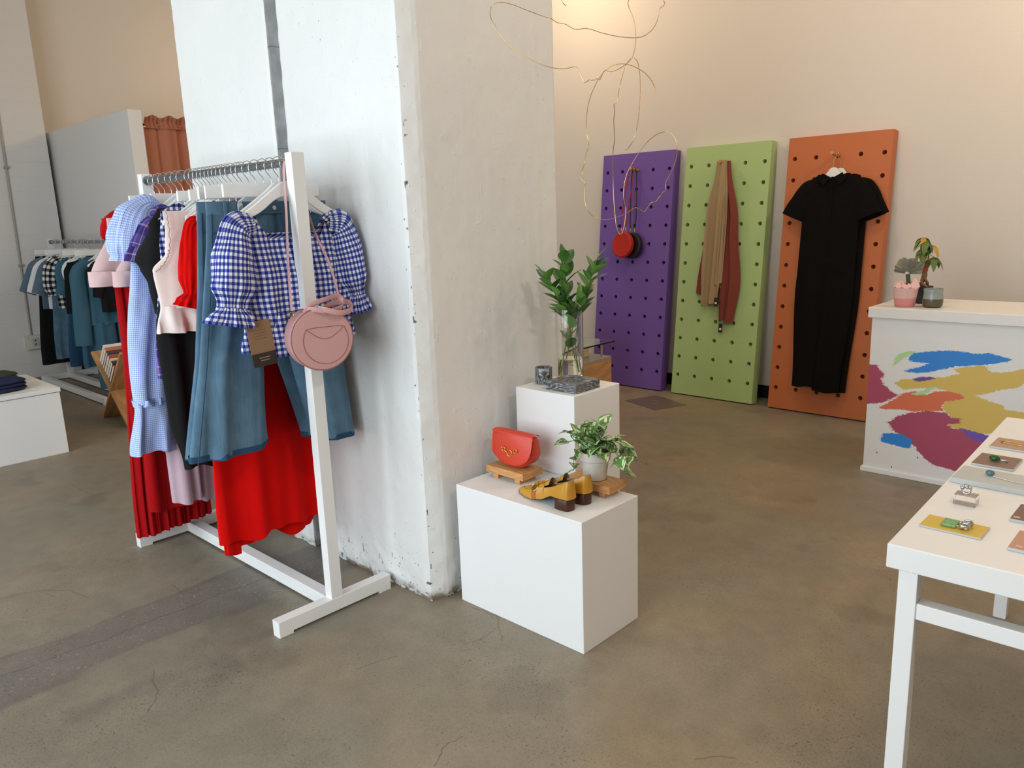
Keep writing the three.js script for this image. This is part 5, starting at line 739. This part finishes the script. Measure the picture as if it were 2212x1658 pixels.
  for (let k = 0; k < 6; k++) { const a = k * 1.9, e = V(Math.cos(a) * (0.045 - 0.005 * k), 0.262 + 0.022 * k, Math.sin(a) * (0.045 - 0.005 * k)); part('leaf_stalk', tube([V(0, 0.225, 0), V(e.x * 0.5, 0.27, e.z * 0.5), e], 0.0017, 12, 5), M.stem, tr); for (let i = 0; i < 5; i++) { const b = i * 1.257 + k; placeLeaf(tr, lg, tm[(k + i * 2) % 5 === 4 ? 3 : (k + i) % 3], e, V(Math.cos(b), -0.35 - 0.4 * R(), Math.sin(b)), 0, 0.85 + 0.35 * R()); } }
  const cu = thing('ceramic_cup', 'handmade grey and brown glazed cup beside the pink pot', 'cup', [-1.292, H + 0.0005, -4.722]);
  part('lower_glaze', lathe([[0, 0.001], [0.042, 0.001], [0.049, 0.008], [0.053, 0.03], [0.0515, 0.047]], 44), std(0x55503f, 0.3), cu); part('upper_glaze', lathe([[0.0515, 0.047], [0.0485, 0.066], [0.0475, 0.08], [0.05, 0.1], [0.047, 0.102], [0.0445, 0.08], [0.046, 0.03], [0, 0.012]], 44), std(0x8d9894, 0.25, { side: THREE.DoubleSide }), cu);
}

// ---------------------------------------------------------------- white table with jewellery
{
  const TH = 0.769, t = thing('display_table', 'white wooden table laid with jewellery cards', 'table', [-0.559, 0, -1.837], 0.0337), W = 0.78, L = 1.396;
  part('table_top', box(0, W, TH - 0.06, TH, -L, 0, 0.003), std(new THREE.Color().setRGB(0.79, 0.785, 0.765), 0.4, { bumpMap: plasterBump, bumpScale: 0.0004 }), t);
  for (const [x, z] of [[0.028, -0.047], [W - 0.07, -0.047], [0.028, -L + 0.005], [W - 0.07, -L + 0.005]]) part('leg', box(x, x + 0.042, 0, TH - 0.06, z, z + 0.042, 0.002), M.white, t);
  for (const z of [-0.045, -L + 0.007]) part('cross_rail', box(0.07, W - 0.07, 0.592, 0.632, z, z + 0.036, 0.002), M.white, t);
  const Y = TH + 0.0005;
  const card = (name, label, cat, x0, x1, z0, z1, h, mat, edge) => { const o = thing(name, label, cat, [(x0 + x1) / 2, Y, (z0 + z1) / 2]); const w = (x1 - x0) / 2, d = (z1 - z0) / 2; part('board', box(-w, w, 0, h, -d, d, 0.0006), edge, o); part('card_face', box(-w + 0.0012, w - 0.0012, h, h + 0.0008, -d + 0.0012, d - 0.0012), mat, o); return o; };
  const edge = std(0xb9c0c4, 0.4), rose = (c) => std(c, 0.45); const gem = (c, r = 0.05) => phys(c, r, { transmission: 0.7, thickness: 0.01, ior: 1.6 });
  const y = card('jewellery_card', 'yellow card holding silver earrings with green drops', 'card', -0.535, -0.399, -2.071, -1.986, 0.004, std(0xcfae45, 0.5), edge);
  for (const z of [-0.014, 0.012]) { const e = thing('drop_earring', (z < 0 ? 'silver knot earring with a green drop, on the far half of the yellow card' : 'silver knot earring with a green drop, along the near edge of the yellow card'), 'earring', [-0.467, Y + 0.0055, -2.029 + z], 0, 'pair of earrings on the yellow card'); part('glass_drop', box(-0.026, 0.008, 0, 0.008, -0.009, 0.009, 0.003), gem(0x9fd08a), e); part('knot', merge([new THREE.TorusGeometry(0.009, 0.0035, 8, 20).rotateX(1.2).translate(0.024, 0.007, 0), new THREE.TorusGeometry(0.008, 0.003, 8, 20).rotateX(0.3).translate(0.028, 0.009, 0), ball(0.02, 0.006, 0.003, 0.006, 10)]), M.chrome, e); part('link', rod(V(0.007, 0.005, 0), V(0.017, 0.006, 0), 0.0015, 6), M.chrome, e); }
  const a = thing('acrylic_block', 'clear acrylic block holding a silver ring on the white table', 'display block', [-0.488, Y, -2.218]); part('block', box(-0.026, 0.026, 0, 0.026, -0.02, 0.02, 0.001), phys(0xffffff, 0.02, { transmission: 1, thickness: 0.03, ior: 1.49 }), a); part('slot_base', box(-0.024, 0.024, 0.0002, 0.004, -0.018, 0.018), std(0xb9aea4, 0.5), a);
  const rg = thing('silver_ring', 'chunky silver ring set on the acrylic block', 'ring', [-0.49, Y + 0.0265, -2.218]); part('band', new THREE.TorusGeometry(0.011, 0.002, 8, 28).translate(0, 0.012, 0), M.chrome, rg); part('stones', merge([ball(-0.009, 0.016, 0, 0.0055, 8), ball(0, 0.022, 0, 0.0065, 8), ball(0.009, 0.019, 0, 0.005, 8), ball(0.003, 0.02, 0.006, 0.004, 8)]), M.chrome, rg);
  const sl = thing('stone_slab', 'long pale grey slab carrying a fine necklace on the white table', 'slab', [-0.32, Y, -2.437]); part('slab', uvBox(box(-0.245, 0.245, 0, 0.015, -0.066, 0.066, 0.001)), std(0xb7bab8, 0.45, { bumpMap: plasterBump, bumpScale: 0.0006 }), sl);
  const nk = thing('pendant_necklace', 'fine silver chain with a blue-green stone on the pale slab', 'necklace', [-0.32, Y + 0.0152, -2.437]); part('stone', ball(-0.165, 0.008, -0.012, 0.012, 10, 1, 0.7, 0.9), gem(0x5f97a6), nk); part('chain', tube([V(-0.155, 0.002, 0.0), V(-0.08, 0.002, 0.02), V(0.0, 0.002, 0.03), V(0.2, 0.002, 0.045)], 0.0013, 60, 5), M.chrome, nk);
  card('jewellery_card', 'brown card under the green-stone ring', 'card', -0.562, -0.452, -2.695, -2.57, 0.006, rose(0x7d5f50), edge);
  const gr = thing('green_ring', 'silver ring with a faceted emerald green stone on a brown card', 'ring', [-0.505, Y + 0.0075, -2.63]); part('stone', new THREE.IcosahedronGeometry(0.013, 1).scale(1.2, 0.7, 1).translate(-0.008, 0.008, 0), gem(0x1e7a34), gr); part('band', new THREE.TorusGeometry(0.011, 0.0018, 8, 24).rotateX(1.35).translate(0.015, 0.004, 0), M.chrome, gr);
  card('jewellery_card', 'tan card under the fine gold chain', 'card', -0.563, -0.44, -2.905, -2.787, 0.006, rose(0xb08a70), edge);
  const gc = thing('gold_bracelet', 'fine gold chain bracelet looped on a tan card', 'bracelet', [-0.5, Y + 0.0075, -2.846]); part('chain', tube([V(-0.035, 0.002, -0.012), V(0.03, 0.002, -0.006), V(0.055, 0.002, 0.004), V(0.03, 0.002, 0.014), V(-0.03, 0.002, 0.008), V(-0.042, 0.002, -0.002)], 0.0012, 80, 5, true), M.gold, gc); part('clasp', ball(-0.04, 0.003, -0.006, 0.004, 8), M.gold, gc);
  const c1 = card('jewellery_card', 'dark brown card with a small pink label, level with the acrylic block', 'card', -0.376, -0.25, -2.279, -2.155, 0.007, rose(0x6e5046), edge); part('label', box(-0.058, -0.044, 0.0078, 0.0082, 0.04, 0.05), std(0xd0a49a, 0.6), c1);
  const c2 = card('jewellery_card', 'light copper card, level with the yellow card', 'card', -0.341, -0.215, -2.087, -1.964, 0.007, rose(0xb8896c), edge); part('label', box(-0.05, -0.036, 0.0078, 0.0082, 0.038, 0.048), std(0xd6b098, 0.6), c2);
}

// ---------------------------------------------------------------- bent brass wire mobile
{
  const t = thing('wire_mobile', 'fine brass wire sculpture of looping face outlines hanging from above', 'sculpture');
  const S = 0.30164, z8 = ([x, y]) => [1040 + S * x, S * y], z1 = ([x, y]) => [1270 + 0.374 * x, 280 + 0.374 * y], nrm = V(0.69, 0, 0.724).normalize(), D = 2.55;
  const at = ([px, py], off = 0) => { const d = ray(px, py); return EYE.clone().addScaledVector(d, (D + off) / -d.dot(nrm)); };
  const wire = (pts, ph, amp = 0.07) => part('wire_loop', new THREE.TubeGeometry(new THREE.CatmullRomCurve3(pts.map((p, i) => at(p, amp * Math.sin(i / pts.length * 6.28 + ph))), false, 'centripetal'), pts.length * 7, 0.0011, 6), M.brass, t);
  wire([[1330, -260], [1330, -160], [1325, -70], [1305, 0], [1312, 30], [1275, 65], [1270, 100], [1250, 170], [1215, 220], [1170, 255], [1110, 270], [1040, 268], [960, 258], [900, 245], [850, 232], [790, 212], [740, 203], [700, 209], [665, 208], [635, 193], [600, 172], [570, 168], [540, 160], [520, 148], [500, 133], [440, 115], [330, 75], [230, 35], [160, 18], [110, 20], [75, 45], [62, 90], [72, 140], [95, 180], [130, 240], [190, 315], [270, 380], [370, 435], [470, 475], [560, 492], [620, 488], [670, 477], [690, 488], [705, 520], [720, 560], [735, 592], [755, 583], [775, 570], [790, 577], [800, 570], [815, 574], [825, 562], [848, 570], [860, 545], [880, 508], [930, 512], [980, 495], [1040, 455], [1080, 410], [1098, 350], [1107, 270], [1100, 180], [1080, 110], [1058, 60], [1050, 25], [1056, 0], [1080, -80], [1120, -180], [1180, -260], [1260, -290], [1330, -260]].map(z8), 0.4);
  wire([...[[1247, 667], [1240, 625], [1210, 565], [1160, 515], [1100, 480], [1040, 460], [990, 457], [940, 470], [890, 503], [850, 550], [810, 620], [775, 710], [758, 790], [750, 880], [755, 960], [770, 1020], [768, 1050], [750, 1095], [742, 1140], [735, 1180], [722, 1220], [717, 1250], [710, 1272], [725, 1290], [742, 1306], [738, 1350], [740, 1420], [755, 1490], [790, 1540], [840, 1568], [900, 1572], [970, 1557], [1040, 1525], [1100, 1488], [1130, 1495], [1165, 1515], [1190, 1485], [1215, 1450], [1250, 1443], [1265, 1420], [1285, 1400], [1295, 1378], [1318, 1365], [1320, 1305], [1350, 1250], [1380, 1180], [1398, 1110], [1400, 1040], [1385, 985], [1355, 952], [1315, 944], [1260, 960], [1190, 1015], [1130, 1090], [1080, 1170], [1040, 1250], [1022, 1330], [1018, 1400], [1025, 1450]].map(z8), ...[[219, 448], [216, 500], [212, 545], [200, 590], [192, 608], [186, 598], [180, 603]].map(z1)], 2.0);
  wire([...[[1045, 445], [1035, 465], [1020, 510], [1005, 560], [990, 620], [978, 690], [975, 733], [950, 745], [955, 790], [948, 850], [950, 930], [953, 1000], [945, 1060], [940, 1150], [943, 1250], [945, 1350], [950, 1460]].map(z8), ...[[157, 490], [165, 560], [178, 595], [190, 606]].map(z1)], 3.1);
  wire([[1040, 455], [1080, 413], [1110, 430], [1130, 500], [1138, 620], [1135, 740], [1122, 860], [1110, 930], [1085, 1010], [1050, 1060], [1035, 1073], [1022, 1062]].map(z8), 1.0);
  wire([[607, 40], [590, 30], [575, 0], [565, -60], [600, -150], [760, -240], [1000, -280], [1180, -262]].map(z8), 4.0);
  const top = at(z8([1260, -290]), 0.05); part('hanging_line', rod(top, V(top.x, ROOM.h, top.z), 0.0008, 6), M.brass, t);
}

// ---------------------------------------------------------------- the left background
{ // fitting-room curtain on a rod
  const t = thing('fitting_room_curtain', 'terracotta fabric curtain closing the fitting room', 'curtain'), x = -7.5, z0 = -3.09, z1 = -4.9, y1 = 2.5;
  const f = (z, s) => 0.035 * Math.sin(z * 34 + 2 * Math.sin(z * 5) + 0.4 * s) + 0.018 * Math.sin(z * 61 + 1) ;
  part('drape', grid(24, 180, (s, q) => { const z = lerp(z0, z1, q); return [x + 0.035 + f(z, s) * (0.55 + 0.45 * s), lerp(y1 - 0.07, 0.06, s), z + 0.012 * Math.sin(z * 40), z, s * 2.4]; }), fabric.terracotta, t);
  part('gathered_heading', grid(10, 240, (s, q) => { const z = lerp(z0, z1, q), a = s * Math.PI; return [x + 0.042 + f(z, 0) * 0.4 + 0.022 * Math.cos(a * 2) * 0.8 + 0.01 * Math.sin(z * 150), y1 - 0.075 + 0.105 * s + 0.012 * Math.sin(z * 43) * s, z, z, s * 0.1]; }), fabric.terracotta, t);
  solo('curtain_rod', rod(V(x, y1 - 0.04, -3.071), V(x, y1 - 0.04, ROOM.zb + 0.001), 0.011, 12), M.steel, 'thin steel rod that carries the terracotta curtain', 'curtain rod');
}
{ // surface conduit and socket
  const c = thing('cable_conduit', 'thin grey conduit running down the painted concrete wall', 'conduit'); part('pipe', rod(V(-9.487, 0.46, -2.45), V(-9.487, ROOM.h, -2.52), 0.011, 12), std(0xa9a69c, 0.5), c); for (const y of [1.2, 2.2, 3.2]) part('pipe_clip', box(-9.499, -9.474, y - 0.012, y + 0.012, -2.458 - (y - 0.46) * 0.017 - 0.02, -2.442 - (y - 0.46) * 0.017 + 0.012, 0.002), std(0x9b988e, 0.5), c);
  const s = thing('wall_socket', 'white double socket box at the foot of the conduit', 'socket', [-9.5, 0.385, -2.47]); part('box', box(0.0005, 0.05, -0.075, 0.075, -0.085, 0.085, 0.006), std(0xcbc8be, 0.5), s); part('cover_plate', box(0.05, 0.056, -0.07, 0.07, -0.08, 0.08, 0.003), std(0xd6d3c9, 0.45), s); part('socket_face', box(0.056, 0.06, -0.045, 0.045, -0.035, 0.03, 0.003), std(0xbdbab0, 0.45), s); for (const y of [-0.02, 0.02]) part('slot', box(0.06, 0.0605, y - 0.008, y + 0.008, -0.008, 0.004), M.black, s); for (const z of [-0.062, 0.062]) part('screw', new THREE.CylinderGeometry(0.004, 0.004, 0.003, 10).rotateZ(Math.PI / 2).translate(0.057, 0.05, z), std(0x8d8a82, 0.4), s);
}
{ // low white bench with folded clothes
  const t = thing('display_bench', 'low white box bench with folded clothes on top', 'bench'); part('body', box(-6.82, -6.035, 0, 0.441, -1.675, 0.2, 0.002), M.whiteMatt, t); part('lid', box(-6.83, -6.028, 0.445, 0.475, -1.682, 0.21, 0.003), M.whiteMatt, t); part('shadow_gap', box(-6.81, -6.045, 0.44, 0.446, -1.665, 0.19), std(0x55504a, 0.8), t);
  const fold = (label, x0, x1, z0, z1, y, n, mat, sd) => {
    const o = thing('folded_garment', label, 'folded clothes', [(x0 + x1) / 2, y, (z0 + z1) / 2], 0.12); const w = (x1 - x0) / 2, d = (z1 - z0) / 2;
    for (let i = 0; i < n; i++) { const h = 0.032, yy = i * h * 0.8; part('fold', grid(14, 70, (s, q) => { const a = q * 2 * Math.PI, k = Math.pow(Math.abs(Math.cos(a)), 0.45) * Math.sign(Math.cos(a)), m = Math.pow(Math.abs(Math.sin(a)), 0.45) * Math.sign(Math.sin(a)), e = Math.sin(s * Math.PI), r = 0.86 + 0.14 * Math.pow(e, 0.5) + 0.05 * (fbm(k * 3 + i * 5 + sd, m * 3 + s * 2, 3, sd) - 0.5), cap = s < 0.08 ? s / 0.08 : s > 0.75 ? (1 - s) / 0.25 : 1; return [k * w * r * (0.15 + 0.85 * Math.pow(cap, 0.4)), yy + h * s + 0.012 * (fbm(k * 4 + sd, m * 4 + i, 3, sd + 2) - 0.5) * s, m * d * r * (0.15 + 0.85 * Math.pow(cap, 0.4)), k * w, m * d]; }), mat, o); }
  };
  fold('folded moss green garment at the back of the bench', -6.72, -6.42, -1.55, -1.02, 0.4765, 3, fabric.moss, 601);
  fold('folded navy garment along the front edge of the bench', -6.40, -6.11, -1.52, -1.0, 0.4765, 3, fabric.navy, 605);
  solo('paper_tag', box(-6.14, -6.07, 0.4755, 0.478, -1.64, -1.54), fabric.tagWhite, 'small paper tag lying beside the folded navy garment', 'tag');
}
clothesRack('white wooden clothes rack standing against the fitting-room partition', -7.37, -9.1, RACK2.z, 1.466, 0.56, 0, [[-2.7, -2.64], [-2.44, -2.392]]);
function tee(name, label, x, mat, { y0 = 1.29, y1 = 0.8, w = 0.2, sl = 0.36, seed = 1, cuff = 0.06, th = 0.03, longSleeve = 0, hangLabel }) {
  hanger(RACK2, 'wood', x, (seed % 3 - 1) * 0.04, hangLabel || 'white wooden hanger carrying the ' + name.replace(/_/g, ' ') + ' on the far rack', 'hangers on the far rack');
  const t = hung(name, label, 'top', RACK2, x); part('bodice', cloth({ y0, y1, W: curve([[0, w * 0.85], [0.2, w], [1, w * 1.08]]), T: curve([[0, 0.014], [0.4, th], [1, th]]), F: curve([[0, 0.003], [1, 0.01]]), K: 44, seed, rows: 24, cols: 56, top: (l) => -0.03 * smooth(0.1, 0.2, Math.abs(l)), hem: 0.006 }), mat, t);
  if (sl) for (const s of [-1, 1]) part('sleeve', longSleeve ? sleeve([[s * w * 0.75, y0 - 0.03, 0], [s * (w + 0.03), y0 - 0.1, 0.01], [s * (w + 0.06), y0 - 0.35, 0.02], [s * (w + 0.075), y0 - longSleeve, 0.02]], curve([[0, 0.05], [0.2, 0.07], [1, cuff]]), { flat: 0.55, rows: 24, cols: 28, seed }) : sleeve([[s * w * 0.7, y0 - 0.03, 0], [s * (w + 0.02), y0 - 0.08, 0.01], [s * sl * 0.86, y0 - 0.22, 0.012], [s * sl, y0 - 0.34, 0.012]], curve([[0, 0.045], [0.4, 0.068], [1, cuff + 0.015]]), { flat: 0.55, rows: 20, cols: 28, seed }), mat, t);
  return t;
}
function farTrousers(name, label, x, mat, { y0 = 1.3, y1 = 0.25, out = 0.27, inn = 0.03, w = 0.18, seed = 1, thk = 0.035, hangLabel }) {
  hanger(RACK2, 'clip', x, (seed % 3 - 1) * 0.05, hangLabel || 'white clip hanger carrying the ' + name.replace(/_/g, ' ') + ' on the far rack', 'hangers on the far rack');
  const t = hung(name, label, 'trousers', RACK2, x); part('waistband', cloth({ y0, y1: y0 - 0.05, W: w, T: 0.018, F: 0.003, K: 40, seed, rows: 4, cols: 48 }), mat, t);
  for (const s of [-1, 1]) part('leg', cloth({ y0: y0 - 0.045, y1, W: curve([[0, w / 2], [1, (out - inn) / 2]]), C: curve([[0, s * w / 2], [1, s * (out + inn) / 2]]), T: curve([[0, 0.018], [1, thk]]), F: curve([[0, 0.003], [1, 0.012]]), K: 40, seed: seed + s, rows: 24, cols: 48 }), mat, t);
}
farTrousers('black_wide_trousers', 'wide black trousers hanging first on the rack by the conduit', -8.98, fabric.black, { y1: 0.2, out: 0.29, seed: 701, w: 0.2 });
tee('slate_tee', 'slate blue tee hanging first on the rack by the conduit', -8.88, fabric.slate, { y1: 0.78, w: 0.21, sl: 0.35, seed: 703 });
tee('white_tee', 'white tee between the two slate tees on the far rack', -8.72, fabric.whiteTee, { y1: 0.78, w: 0.2, sl: 0.33, seed: 706 });
farTrousers('slim_jeans', 'slim mid-blue jeans showing under the gingham on the far rack', -8.64, fabric.denim, { y1: 0.29, out: 0.25, inn: 0.06, seed: 708 });
tee('slate_tee', 'slate blue tee beside the black and white gingham top', -8.56, fabric.slate, { hangLabel: 'white wooden hanger in the slate tee next to the gingham on the far rack', y1: 0.82, w: 0.2, sl: 0.33, seed: 709 });
{ const t = tee('black_gingham_blouse', 'black and white gingham top with puffed sleeves on the far rack', -8.42, fabric.blackGingham, { y1: 0.8, w: 0.2, sl: 0, seed: 712 }); for (const s of [-1, 1]) part('puff_sleeve', sleeve([[s * 0.14, 1.27, 0], [s * 0.2, 1.24, 0.01], [s * 0.24, 1.1, 0.015], [s * 0.24, 0.94, 0.015]], curve([[0, 0.05], [0.4, 0.085], [0.8, 0.085], [1, 0.06]]), { flat: 0.7, m: 9, rip: () => 0.06, seed: 713, uv0: 0.2 }), fabric.blackGingham, t); }
tee('teal_blouse', 'teal blouse between the gingham and the black top', -8.24, fabric.teal, { y1: 0.72, w: 0.17, sl: 0.23, seed: 715, cuff: 0.04 });
farTrousers('straight_jeans', 'straight dark blue jeans in the middle of the far rack', -8.14, fabric.denimDark, { y1: 0.27, out: 0.28, seed: 718 });
tee('white_blouse', 'white blouse beside the sleeveless black top', -8.08, fabric.whiteTee, { y1: 0.75, w: 0.16, sl: 0.2, seed: 721, cuff: 0.035 });
tee('sleeveless_black_blouse', 'sleeveless black top in the middle of the far rack', -7.96, fabric.black, { y1: 0.8, w: 0.27, sl: 0, seed: 724, th: 0.05 });
farTrousers('teal_trousers', 'teal trousers behind the long-sleeved teal jumpsuit', -7.8, fabric.teal, { y1: 0.3, out: 0.27, seed: 727 });
{ const t = tee('teal_jumpsuit', 'teal long-sleeved jumpsuit nearest the book stand', -7.62, fabric.teal, { y1: 0.7, w: 0.22, sl: 0.3, seed: 730, longSleeve: 0.76, cuff: 0.072, th: 0.05 }); for (const s of [-1, 1]) part('leg', cloth({ y0: 0.72, y1: 0.11, W: 0.1, C: s * 0.11, T: 0.05, F: 0.012, K: 40, seed: 733 + s, rows: 20, cols: 48 }), fabric.teal, t); }
tee('dark_cardigan', 'dark cardigan at the open end of the far rack', -7.5, fabric.black, { y1: 0.82, w: 0.13, sl: 0.16, seed: 740, cuff: 0.03 });
{ // crossed-plank book stand with books
  const t = thing('book_stand', 'crossed oak plank stand holding books near the far rack', 'book stand', [-6.64, 0, -2.36], 0.0);
  const plank = (xa, ya, xb, yb, n) => { const a = Math.atan2(yb - ya, xb - xa), L = Math.hypot(xb - xa, yb - ya), g = box(0, L, 0, 0.022, -0.15, 0.15, 0.002); g.rotateZ(a); g.translate(xa, ya, 0); return part('plank', g, M.oak, t); };
  plank(-0.255, 0.0, 0.33, 0.6); plank(-0.33, 0.545, 0.255, 0.0);
  const R = rng(812), cols = [0x8e2f2c, 0x2a2a2c, 0xc8b8a0, 0xa4483a, 0x39404a, 0xb86a50, 0xd8d2c8];
  for (let i = 0; i < 7; i++) { const w = 0.022 + 0.012 * R(), dd = 0.03 + i * 0.036, bk = thing('book', ['red-spined book', 'black book', 'cream book', 'brick-red book', 'slate book', 'coral book', 'white book'][i] + ' leaning in the crossed oak stand', 'book', [-6.64, 0, -2.36]); const g = box(-w / 2, w / 2, 0, 0.19, -0.13, 0.13, 0.002), p = box(-w / 2 + 0.003, w / 2 - 0.003, 0.003, 0.187, -0.127, 0.131, 0.001); const off = V(-0.012 - dd * 0.735, 0.3 + dd * 0.68 + 0.018, 0); for (const q of [g, p]) { q.rotateZ(-0.749 + 0.0); q.translate(off.x, off.y, 0); } part('cover', g, std(cols[i], 0.6), bk); part('pages', p, std(0xe4ddcd, 0.8), bk); }
}

pressToWall();
scene.traverse((o) => { if (o.isMesh) { o.castShadow = o.receiveShadow = true; } if (o.isPointLight || o.isSpotLight) { o.castShadow = true; } });
renderer.render(scene, camera);
